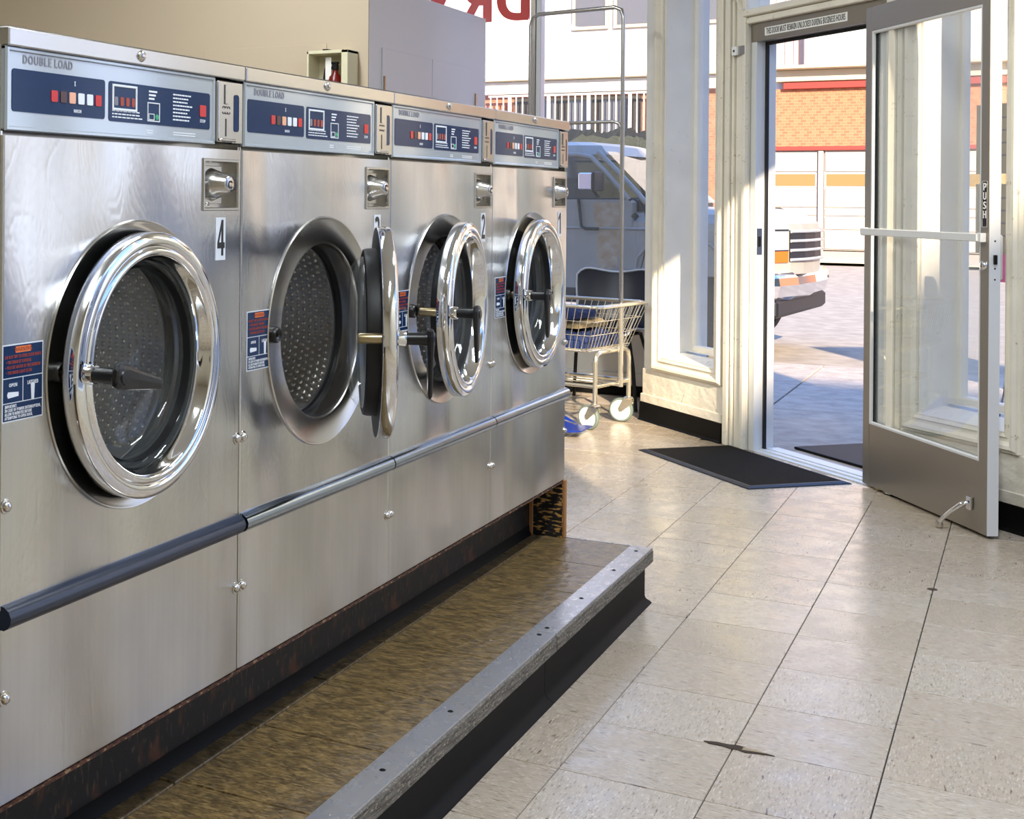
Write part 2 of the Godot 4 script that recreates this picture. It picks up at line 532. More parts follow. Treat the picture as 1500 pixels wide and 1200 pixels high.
	mat("truck_seat", Color(0.34, 0.34, 0.32), 0.8)
	mat("amber", Color(0.80, 0.36, 0.02), 0.2)
	mat("lamp_white", Color(0.60, 0.61, 0.62), 0.12)
	mat("tyre", Color(0.05, 0.05, 0.05), 0.8)
	mat("paper_grey", Color(0.62, 0.60, 0.56), 0.8)
	mat("paper_pink", Color(0.80, 0.42, 0.62), 0.8)
	mat("paper_white", Color(0.93, 0.92, 0.89), 0.7)
	mat("cabinet_green", Color(0.40, 0.45, 0.40), 0.5)
	var lamp = mat("fill_lamp_diffuser", Color(1, 1, 1), 0.5)  # glowing face of the added fill lamps
	lamp.emission_enabled = true
	lamp.emission = Color(0.95, 0.98, 1.0)
	lamp.emission_energy_multiplier = 2.0

func _ready():
	rng.seed = 7
	shared["scuff_noise"] = noise(0.02, 11, 4)
	shared["scuff_fine"] = noise(0.06, 12, 3)
	build_view()
	make_materials()
	build_setting()
	build_platform()
	build_washers()
	build_door()
	build_furniture()
	build_street()
	build_details()

# ---------------------------------------------------------------- camera, sky, sun, lamps, exposure
func build_view():
	var cam = Camera3D.new()
	cam.name = "camera"
	var f = 1986.63          # focal length in pixels of a 1500 x 1200 frame
	cam.projection = Camera3D.PROJECTION_FRUSTUM
	cam.near = 0.05
	cam.far = 400.0
	cam.size = 0.05 * 1200.0 / f
	cam.frustum_offset = Vector2(0.05 * (750.0 - 401.38) / f, -0.05 * (600.0 - 287.63) / f)
	cam.basis = Basis.from_euler(Vector3(0.0, 0.51383, 0.008364))
	cam.position = Vector3(0.8934, 1.2266, 2.8475)
	add_child(cam)
	cam.current = true
	var sky = ProceduralSkyMaterial.new()
	sky.sky_top_color = Color(0.44, 0.62, 0.93)
	sky.sky_horizon_color = Color(0.93, 0.95, 1.0)
	sky.ground_horizon_color = Color(0.70, 0.68, 0.64)
	sky.ground_bottom_color = Color(0.50, 0.48, 0.45)
	sky.sky_curve = 0.18
	sky.sky_energy_multiplier = 1.35
	var e = Environment.new()
	e.background_mode = Environment.BG_SKY
	e.sky = Sky.new()
	e.sky.sky_material = sky
	e.tonemap_mode = Environment.TONE_MAPPER_LINEAR
	e.tonemap_exposure = 1.48
	e.sdfgi_enabled = true
	e.ssao_enabled = true
	e.ssil_enabled = true
	var w = WorldEnvironment.new()
	w.name = "surroundings"
	w.environment = e
	add_child(w)
	var sun = DirectionalLight3D.new()
	sun.name = "sun"
	var to_sun = Vector3(0.52, 0.43, 0.854).normalized()
	sun.basis = Basis.looking_at(-to_sun, Vector3.UP)
	sun.light_energy = 3.1
	sun.light_color = Color(1.0, 0.93, 0.82)
	sun.light_angular_distance = 0.7
	sun.shadow_enabled = true
	sun.sky_mode = DirectionalLight3D.SKY_MODE_LIGHT_ONLY
	add_child(sun)

# chamfered corner wall: local x runs along it, local z points into the room; the wall face stands at local z = -2.641
func corner():
	var s = sqrt(0.5)
	return Transform3D(Basis(Vector3(s, 0, s), Vector3.UP, Vector3(-s, 0, s)), Vector3.ZERO)

func structure(called, g, m, label, category):
	return tag(put(called, g, m), label, category, "", "structure")

const WF := -2.641

func build_setting():
	var C = corner()
	# ---------------- floor: slab with every tile in view a piece of its own
	var foot = [Vector2(-6.15, 6.0), Vector2(-6.15, -5.78), Vector2(-0.92, -5.78), Vector2(-0.92, -4.9), Vector2(1.0, -2.92), Vector2(1.97, -2.92), Vector2(1.97, 6.0)]
	var lay = Transform3D(Basis(Vector3(1, 0, 0), Vector3(0, 0, 1), Vector3(0, -1, 0)), Vector3.ZERO)
	var floor_slab = structure("floor", Geo.new().prism(foot, 0.004, 0.15, lay), mats.grout, "beige speckled vinyl tile floor of the laundry", "floor")
	var kinds = []
	for k in 8:
		var g = Geo.new()
		var hx = TILE / 2 - 0.0020
		var hz = TILE / 2 - 0.0016
		var o = Vector2((k % 4) * 0.25 + 0.06, (k / 4) * 0.37)
		var turned = k % 2 == 1
		var U = func(x, z):
			var q = Vector2(x / TILE * 0.62 + 0.5, z / TILE * 0.62 + 0.5)
			return (Vector2(q.y, q.x) if turned else q) + o
		var P = [Vector3(-hx, 0, -hz), Vector3(hx, 0, -hz), Vector3(hx, 0, hz), Vector3(-hx, 0, hz)]
		var q = []
		for p in P: q.append(U.call(p.x, p.z))
		g.quad(P[0], P[1], P[2], P[3], Vector3.UP, q)
		for i in 4:
			var a = P[i]
			var b = P[(i + 1) % 4]
			var out = (a + b).normalized()
			g.quad(a, b, b + Vector3(0, -0.004, 0) + out * 0.0004, a + Vector3(0, -0.004, 0) + out * 0.0004, (out + Vector3(0, 0.6, 0)).normalized(), [q[i], q[(i + 1) % 4], q[(i + 1) % 4], q[i]])
		kinds.append(g.mesh())
	var rest = Geo.new()
	var count = 0
	var cells = []
	for i in range(-20, 7):
		for j in range(-19, 20):
			var x = (i + 0.5) * TILE
			var z = -(j + 0.5) * TILE
			if x > 1.75 or x - z > 3.72 or z < -5.6: continue
			if z > -1.36 and x < -0.17: continue
			cells.append([Vector2(x - 0.35, z + 1.2).length() + (100.0 if x < -1.9 or z > 1.0 else 0.0), i, j, x, z])
	cells.sort_custom(func(a, b): return a[0] < b[0])
	for c in cells:
		if count < 290:
			var o = put("tile", kinds[absi(c[1] * 3 + c[2] * 5) % 4 * 2 + (1 if (c[1] + c[2]) % 2 else 0)], mats["floor_tile_%d" % [0, 0, 2, 1, 0, 2][absi(c[1] * 7 + c[2] * 11) % 6]], floor_slab, at(c[3], 0.0 - 0.0005 * rng.randf(), c[4]))
			count += 1
		else:
			rest.span(c[3] - 0.1515, c[3] + 0.1515, -0.004, 0.0, c[4] - 0.1515, c[4] + 0.1515, 0.0008)
	put("tiles_beyond", rest, mats.floor_tile_0, floor_slab).set_meta("kind", "stuff")
	# worn places in the floor
	var chipg = Geo.new()
	var pts = [Vector2(-0.072, 0.004), Vector2(-0.055, 0.012), Vector2(-0.03, 0.009), Vector2(-0.012, 0.016), Vector2(0.004, 0.013), Vector2(0.022, 0.020), Vector2(0.045, 0.012), Vector2(0.082, 0.003), Vector2(0.052, -0.003), Vector2(0.030, 0.0), Vector2(0.015, -0.010), Vector2(-0.004, -0.013), Vector2(-0.018, -0.006), Vector2(-0.045, -0.006)]
	chipg.prism(pts, -0.0012, 0.003, lay)
	put("worn_patch", chipg, mats.filler, floor_slab, at(0.312, 0.0005, -0.312, -0.05))
	put("worn_patch", Geo.new().prism([Vector2(0.0, 0.004), Vector2(0.05, -0.004), Vector2(0.03, -0.012), Vector2(0.0, -0.012)], -0.0016, 0.003, lay), mats.filler_light, floor_slab, at(0.325, 0.0005, -0.306, -0.05))
	put("worn_patch", Geo.new().prism([Vector2(-0.05, 0.006), Vector2(0.0, 0.008), Vector2(0.02, -0.002), Vector2(-0.02, -0.007)], -0.0012, 0.003, lay), mats.filler, floor_slab, at(0.585, 0.0005, 0.06))
	put("worn_patch", Geo.new().lathe([Vector2(0.0, 0.0016), Vector2(0.012, 0.0012), Vector2(0.016, 0.0)], 12, Transform3D(lay.basis.rotated(Vector3.RIGHT, PI), Vector3.ZERO)), mats.filler, floor_slab, at(0.607, 0.0, -1.92))

	# ---------------- ceiling and the walls that are not in view
	structure("ceiling", Geo.new().prism(foot, -4.9, -ROOM_TOP, lay), mats.ceiling_white, "plain white ceiling slab over the laundry", "ceiling")
	structure("wall_left", Geo.new().span(-6.15, -6.0, 0, ROOM_TOP, -5.78, 6.0), mats.back_wall, "plain pale side wall far behind the washers", "wall")
	structure("wall_back", Geo.new().span(-6.15, 1.97, 0, ROOM_TOP, 5.85, 6.0), mats.back_wall, "plain pale wall behind the viewer", "wall")

	# ---------------- street front on the left, seen past the washers
	var wf = Geo.new()
	wf.span(-6.0, -1.02, 0, 0.45, -5.78, -5.63).span(-6.0, -1.02, 3.2, ROOM_TOP, -5.78, -5.63).span(-6.0, -3.6, 0.45, 3.2, -5.78, -5.63)
	wf.span(-1.10, -1.02, 0.45, 3.2, -5.78, -5.63).span(-1.02, -0.92, 0, ROOM_TOP, -5.78, -4.76)
	var wall_front = structure("wall_front", wf, mats.cream_paint, "cream street wall below the big front window", "wall")
	put("ledge", Geo.new().span(-3.6, -1.04, 0.43, 0.47, -5.63, -5.57, 0.008), mats.cream_paint, wall_front)
	put("rail", Geo.new().span(-3.6, -1.04, 0.062, 0.142, -5.63, -5.612, 0.005), mats.cream_paint, wall_front)
	structure("baseboard_front", Geo.new().span(-3.6, -1.03, 0.0, 0.06, -5.63, -5.605, 0.004), mats.baseboard_black, "low black baseboard under the front window", "baseboard")
	var w1 = tag(put("window_1", Geo.new().span(-3.56, -2.0, 0.47, 3.2, -5.722, -5.716), mats.window_glass), "tall front window pane behind the white closet", "window", "", "structure")
	put("mullion", Geo.new().span(-2.0, -1.965, 0.47, 3.2, -5.75, -5.66, 0.006), mats.anodised, w1)
	var w2 = tag(put("window_2", Geo.new().span(-1.93, -1.12, 0.47, 3.2, -5.722, -5.716), mats.window_glass), "front window pane with the parked truck behind it", "window", "", "structure")
	put("mullion", Geo.new().span(-1.965, -1.93, 0.47, 3.2, -5.75, -5.66, 0.006), mats.aluminium, w2)

	# ---------------- closet of white and beige walls behind the washers
	var wc = Geo.new()
	wc.span(-6.0, -2.286, 0, 2.405, -5.6, -3.825).span(-6.0, -3.0, 2.405, ROOM_TOP, -5.6, -3.825)
	var closet = structure("wall_closet", wc, mats.white_wall, "white closet block beside the front window, lower than the ceiling", "wall")
	put("beige_face", Geo.new().span(-6.0, -2.288, 0, 2.405, -3.825, -3.817).span(-6.0, -3.0, 2.405, ROOM_TOP, -3.825, -3.817), mats.beige_wall, closet)
	for d in [[-3.985, -4.69], [-4.696, -5.425]]:
		var leaf = put("closet_door", Geo.new().span(-2.286, -2.280, 0.02, 2.055, d[1], d[0], 0.002), mats.white_wall, closet)
		put("hinge", Geo.new().span(-2.281, -2.272, 1.78, 1.90, (d[0] - 0.03 if d[0] > -4.5 else d[1] + 0.01), (d[0] - 0.015 if d[0] > -4.5 else d[1] + 0.03), 0.002), mats.brass, leaf)
	put("service_door", Geo.new().span(-3.335, -2.54, 0.02, 2.073, -3.817, -3.812, 0.002), mats.beige_wall, closet)

	# ---------------- corner wall with the street door and its two side windows
	var we = Geo.new()
	for r in [[-4.08, -3.90, 0, ROOM_TOP], [-3.90, -3.40, 0, 0.36], [-3.90, -3.40, 2.62, ROOM_TOP], [-3.40, -3.15, 0, ROOM_TOP], [-3.15, -2.18, 3.0, ROOM_TOP], [-2.18, -1.98, 0, ROOM_TOP], [-1.98, -1.52, 0, 0.36], [-1.98, -1.52, 2.62, ROOM_TOP], [-1.52, -1.28, 0, ROOM_TOP]]:
		we.span(r[0], r[1], r[2], r[3], -2.765 if r[0] in [-3.40, -3.15, -2.18] else -2.92, WF, 0.0, C)
	var wall_entrance = structure("wall_entrance", we, mats.cream_paint, "cream painted corner wall around the street door", "wall")
	var prof = [Vector2(0.0, -0.03), Vector2(0.0, 0.012), Vector2(0.012, 0.018), Vector2(0.018, 0.010), Vector2(0.03, 0.012), Vector2(0.042, 0.030), Vector2(0.055, 0.032), Vector2(0.062, 0.020), Vector2(0.07, 0.018), Vector2(0.07, 0.0)]
	for k in 2:
		var x0 = [-3.90, -1.98][k]
		var x1 = [-3.40, -1.52][k]
		var face = Transform3D(C.basis, C.basis * Vector3(0, 0, WF))
		put("window_casing", Geo.new().moulding(x0, x1, 0.36, 2.62, prof, face), mats.worn_paint, wall_entrance)
		# deep reveal: lining, stop bead and sloping sill
		var g = Geo.new()
		g.span(x0 - 0.005, x0 + 0.012, 0.36, 2.62, -2.845, WF - 0.002, 0.002, C)
		g.span(x1 - 0.012, x1 + 0.005, 0.36, 2.62, -2.845, WF - 0.002, 0.002, C)
		g.span(x0, x1, 2.605, 2.625, -2.85, WF - 0.002, 0.002, C)
		put("reveal", g, mats.cream_paint, wall_entrance)
		put("sill", Geo.new().prism([Vector2(WF + 0.012, 0.348), Vector2(WF + 0.012, 0.366), Vector2(-2.76, 0.392), Vector2(-2.76, 0.348)], x0, x1, C * Transform3D(Basis(Vector3(0, 0, 1), Vector3(0, 1, 0), Vector3(1, 0, 0)), Vector3.ZERO)), mats.worn_paint, wall_entrance)
		put("sash", Geo.new().moulding(x0 + 0.03, x1 - 0.03, 0.43, 2.58, [Vector2(0.0, -0.03), Vector2(0.0, 0.0), Vector2(0.004, 0.008), Vector2(0.03, 0.010), Vector2(0.03, 0.05)], Transform3D(C.basis, C.basis * Vector3(0, 0, -2.83))), mats.cream_paint, wall_entrance)
		tag(put("window_3" if k == 0 else "window_4", Geo.new().span(x0 + 0.03, x1 - 0.03, 0.43, 2.58, -2.853, -2.848, 0, C), mats.window_glass), ["narrow recessed window between cart and street door", "recessed window in the corner wall behind the open door"][k], "window", "", "structure")
		# plaster apron below
		put("apron", Geo.new().span([-4.085, -2.14][k], [-3.325, -1.28][k], 0.10, 0.288, WF - 0.002, WF + 0.008, 0.003, C), mats.plaster, wall_entrance)
		put("plinth", Geo.new().span([-4.095, -2.14][k], [-3.325, -1.275][k], 0.10, 0.148, WF, WF + 0.016, 0.004, C), mats.plaster, wall_entrance)
		structure("baseboard_entrance_%s" % ["cart", "door"][k], Geo.new().prism([Vector2(WF, 0.0), Vector2(WF + 0.03, 0.0), Vector2(WF + 0.02, 0.012), Vector2(WF + 0.017, 0.1), Vector2(WF, 0.1)], [-4.10, -2.14][k], [-3.325, -1.27][k], C * Transform3D(Basis(Vector3(0, 0, 1), Vector3(0, 1, 0), Vector3(1, 0, 0)), Vector3.ZERO)), mats.baseboard_black, ["black baseboard under the narrow window beside the cart", "black baseboard behind the open door"][k], "baseboard")
	# pilaster mouldings left of the door
	var lines = [[-3.325, -3.300, 0.014], [-3.300, -3.262, 0.028], [-3.255, -3.235, 0.020], [-3.228, -3.172, 0.012], [-3.168, -3.140, 0.022]]
	for l in lines:
		put("pilaster_strip", Geo.new().span(l[0], l[1], 0.0, 2.92, WF - 0.004, WF + l[2], 0.006, C), mats.worn_paint, wall_entrance)
	for l in [[-2.14, -2.10, 0.028], [-2.10, -2.07, 0.016]]:
		put("pilaster_strip", Geo.new().span(l[0], l[1], 0.0, 2.92, WF - 0.004, WF + l[2], 0.006, C), mats.worn_paint, wall_entrance)
	# aluminium door frame with header and threshold, painted bar and transom above
	var tr = tag(put("trim_1", Geo.new().span(-3.145, -3.10, 0.0, 2.09, -2.77, WF - 0.015, 0.003, C).span(-2.235, -2.18, 0.0, 2.09, -2.77, WF - 0.015, 0.003, C), mats.aluminium), "silver aluminium frame around the open street door", "door frame", "", "structure")
	put("header", Geo.new().span(-3.14, -2.19, 2.0, 2.09, -2.77, WF - 0.012, 0.003, C), mats.anodised, tr)
	put("door_stop_strip", Geo.new().span(-3.102, -3.088, 0.0, 2.0, -2.722, -2.706, 0.002, C).span(-3.10, -2.23, 1.985, 2.001, -2.722, -2.706, 0.002, C), mats.black_rubber, tr)
	put("strike_plate", Geo.new().span(-3.1015, -3.0985, 0.96, 1.09, -2.695, -2.665, 0.0, C), mats.satin, tr)
	put("strike_hole", Geo.new().span(-3.1, -3.0975, 1.0, 1.05, -2.688, -2.672, 0.0, C), mats.black_metal, tr)  # flat dark plate standing in for the shade inside the strike hole
	var th = Geo.new()
	for r in [[-2.66, -2.69, 0.006], [-2.69, -2.72, 0.013], [-2.722, -2.75, 0.017], [-2.752, -2.79, 0.012], [-2.79, -2.83, 0.006]]:
		th.span(-3.145, -2.18, -0.01, r[2], r[1], r[0], 0.002, C)
	put("threshold", th, mats.aluminium, tr)
	put("transom_bar", Geo.new().span(-3.16, -2.17, 2.09, 2.125, -2.77, WF + 0.012, 0.006, C).span(-3.16, -2.17, 2.125, 2.16, -2.77, WF + 0.030, 0.008, C), mats.worn_paint, tr)
	tag(put("window_5", Geo.new().span(-3.15, -2.18, 2.16, 3.0, -2.703, -2.698, 0, C), mats.window_glass), "transom pane above the street door", "window", "", "structure")
	# ---------------- side street windows, out of view on the right: the daylight the washers mirror
	var wr = Geo.new()
	wr.span(0.96, 1.97, 0, ROOM_TOP, -2.92, -2.772)
	for r in [[-2.772, -2.45, 0, ROOM_TOP], [-2.45, 1.6, 0, 0.5], [-2.45, 1.6, 3.2, ROOM_TOP], [1.6, 5.85, 0, ROOM_TOP], [-1.65, -1.55, 0.5, 3.2]]:
		wr.span(1.82, 1.97, r[2], r[3], r[0], r[1])
	structure("wall_right", wr, mats.cream_paint, "cream side street wall mirrored in the washers", "wall")
	tag(put("window_6", Geo.new().span(1.89, 1.896, 0.5, 3.2, -2.45, -1.65), mats.window_glass), "large side street window mirrored in the end washers", "window", "", "structure")
	tag(put("window_7", Geo.new().span(1.89, 1.896, 0.5, 3.2, -1.55, 1.6), mats.window_glass), "large side street window mirrored in the near washers", "window", "", "structure")
	# added ceiling lamps out of view, invented to fill the room with light
	for p in [[0.7, -0.6, "above the floor before the washers"], [0.7, 2.2, "above the viewer by the side windows"], [-2.6, 0.6, "behind the middle of the washer row"], [-2.6, -2.2, "behind the end of the washer row"], [-4.4, 2.2, "in the far back corner"]]:
		added_ceiling_lamp(p[0], p[1], p[2])

func added_ceiling_lamp(x, z, where):  # added fill lamp, its fixture is not seen
	var o = thing("added_ceiling_lamp", "unseen long white ceiling lamp box added as fill light " + where, "ceiling lamp", at(x, ROOM_TOP, z), "added fill lamps out of view")
	put("housing", Geo.new().span(-0.16, 0.16, -0.07, 0.0, -0.62, 0.62, 0.01), mats.white_wall, o)
	put("diffuser", Geo.new().span(-0.14, 0.14, -0.082, -0.07, -0.6, 0.6, 0.004), mats.fill_lamp_diffuser, o)
	var l = AreaLight3D.new()
	l.name = "fill_light"
	l.area_size = Vector2(0.28, 1.2)
	l.light_energy = 4.2
	l.light_color = Color(0.95, 0.98, 1.0)
	l.shadow_enabled = true
	l.position = Vector3(0, -0.09, 0)
	l.basis = Basis.looking_at(Vector3.DOWN, Vector3(0, 0, 1))
	l.area_range = 12.0
	o.add_child(l)

# ---------------------------------------------------------------- platform and plinth under the washers
func build_platform():
	var o = thing("washer_platform", "low step platform with brown stone look tiles and worn metal edge", "platform", at(-0.3, 0.0, 0.3))
	var sh = Transform3D(Basis(), Vector3(0.3, 0.0, -0.3))      # parts are laid out in world terms
	put("core", Geo.new().span(-1.2, -0.16, 0.0, STEP_TOP - 0.006, -1.318, 2.6), mats.grout, o, sh)
	# tiles: one narrow row against the plinth, one full row to the edge strip
	for row in 2:
		var x0 = [-0.520, -0.457][row]
		var x1 = [-0.460, -0.188][row]
		for k in range(-4, 9):
			var z0 = -0.124 + 0.303 * k + (0.012 if row == 0 else 0.0)
			var z1 = z0 + 0.3005
			z0 = maxf(z0, -1.312)
			if z1 < z0 + 0.02: continue
			var lift = 0.0007 * rng.randf()
			var g = Geo.new()
			var P = [Vector3(x0, 0, z0), Vector3(x1, 0, z0), Vector3(x1, 0, z1), Vector3(x0, 0, z1)]
			var q = []
			var f = Vector2(rng.randf(), rng.randf())
			for p in P: q.append(Vector2(p.x, p.z) * 2.1 + f)
			var cen = (P[0] + P[2]) / 2.0
			var T = []
			for i in 4:
				var s = Vector3(signf(P[i].x - cen.x), 0, signf(P[i].z - cen.z)) * 0.002
				T.append(P[i] - s + Vector3(0, STEP_TOP + lift + 0.0008 * (rng.randf() - 0.5), 0))
			g.quad(T[0], T[1], T[2], T[3], null, q)
			if g.n[0].y < 0:
				for i in g.n.size(): g.n[i] = -g.n[i]
				for i in range(0, g.v.size(), 3):
					var s = g.v[i + 1]; g.v[i + 1] = g.v[i + 2]; g.v[i + 2] = s
					var u = g.t[i + 1]; g.t[i + 1] = g.t[i + 2]; g.t[i + 2] = u
			for i in 4:
				var i2 = (i + 1) % 4
				var out = ((P[i] + P[i2]) / 2.0 - cen).normalized()
				g.quad(T[i], T[i2], P[i2] + Vector3(0, STEP_TOP - 0.006, 0), P[i] + Vector3(0, STEP_TOP - 0.006, 0), (out + Vector3(0, 0.5, 0)).normalized(), [q[i], q[i2], q[i2], q[i]])
			put("tile", g, mats["slate_tile_%d" % (absi(k + row) % 2)], o, sh)
	# metal edge strip in two lengths, its worn face, and the rubber riser below
	for s in [[-1.318, -0.372], [-0.369, 2.6]]:
		put("edge_strip", Geo.new().span(-0.190, -0.124, STEP_TOP - 0.004, STEP_TOP + 0.003, s[0], s[1], 0.002), mats.nosing_metal, o, sh)
		put("edge_face", Geo.new().span(-0.150, -0.121, 0.122, STEP_TOP - 0.002, s[0] + 0.001, s[1] - 0.001, 0.004), mats.nosing_face, o, sh)
	var side = Transform3D(Basis(Vector3(1, 0, 0), Vector3(0, 1, 0), Vector3(0, 0, 1)), Vector3.ZERO)
	for s in [[-1.313, -0.36], [-0.358, 0.86], [0.862, 2.6]]:
		put("rubber_riser", Geo.new().prism([Vector2(-0.16, 0.0), Vector2(-0.124, 0.0), Vector2(-0.127, 0.004), Vector2(-0.142, 0.012), Vector2(-0.148, 0.024), Vector2(-0.1475, 0.1225), Vector2(-0.16, 0.1225)], s[0], s[1], side, true), mats.baseboard_black, o, sh)
	put("end_strip", Geo.new().span(-0.42, -0.125, STEP_TOP - 0.02, STEP_TOP + 0.001, -1.322, -1.313, 0.001), mats.nosing_metal, o, sh)
	put("riser_end", Geo.new().span(-0.5, -0.148, 0.0, 0.122, -1.324, -1.316, 0.002), mats.baseboard_black, o, sh)
	for z in [-1.25, -1.005, -0.69, -0.402, -0.342, 0.228, 0.56, 0.9]:
		put("screw", Geo.new().lathe([Vector2(0.0, 0.0018), Vector2(0.004, 0.0016), Vector2(0.0065, 0.0)], 12, Transform3D(Basis(Vector3.RIGHT, -PI / 2), Vector3(-0.157, STEP_TOP + 0.003, z))), mats.baseboard_black, o, sh)

	var p = thing("washer_plinth", "rust stained black plinth under the washers with wooden end board", "plinth", at(-0.7, STEP_TOP, 0.3))
	sh = Transform3D(Basis(), Vector3(0.7, -STEP_TOP, -0.3))
	put("face", Geo.new().span(-1.1, -0.505, STEP_TOP, 0.338, -1.29, 2.6), mats.rusty_base, p, sh)
	put("cove", Geo.new().prism([Vector2(-0.506, STEP_TOP), Vector2(-0.496, STEP_TOP), Vector2(-0.498, STEP_TOP + 0.004), Vector2(-0.5025, STEP_TOP + 0.012), Vector2(-0.504, STEP_TOP + 0.03)], -1.29, 2.6, side, true), mats.baseboard_black, p, sh)
	put("support_rail", Geo.new().span(-0.505, -0.399, 0.3365, 0.3445, -1.30, 2.6, 0.002), mats.rust_edge, p, sh)
	put("end_board", Geo.new().span(-1.1, -0.400, STEP_TOP, 0.3445, -1.318, -1.296, 0.001), mats.stained_wood, p, sh)
	put("end_batten", Geo.new().span(-0.404, -0.393, STEP_TOP, 0.3445, -1.320, -1.300, 0.002), mats.raw_wood, p, sh)
	put("end_batten", Geo.new().span(-0.505, -0.494, STEP_TOP, 0.33, -1.297, -1.288, 0.001), mats.raw_wood, p, sh)

# ---------------------------------------------------------------- washers
func Y(w): return w - WASH_BASE

func once(key, fn):
	if not shared.has(key): shared[key] = fn.call().mesh()
	return shared[key]

func build_washers():
	var list = [
		["4", 1.0185, 1.6, 0, "stainless washer numbered 4, nearest one, with dark bumper and sideways door handle", -0.286],
		["3", 0.3525, 29.0, 1, "stainless washer numbered 3 with its round door swung open", -0.265],
		["2", -0.31, 8.0, 1, "stainless washer numbered 2, round door slightly ajar, between 3 and 1", -0.262],
		["1", -0.9725, 2.0, 1, "stainless washer numbered 1, last of the row beside the cart", -0.262]]
	for w in list: washer(w[0], w[1], w[2], w[3], w[4], w[5])

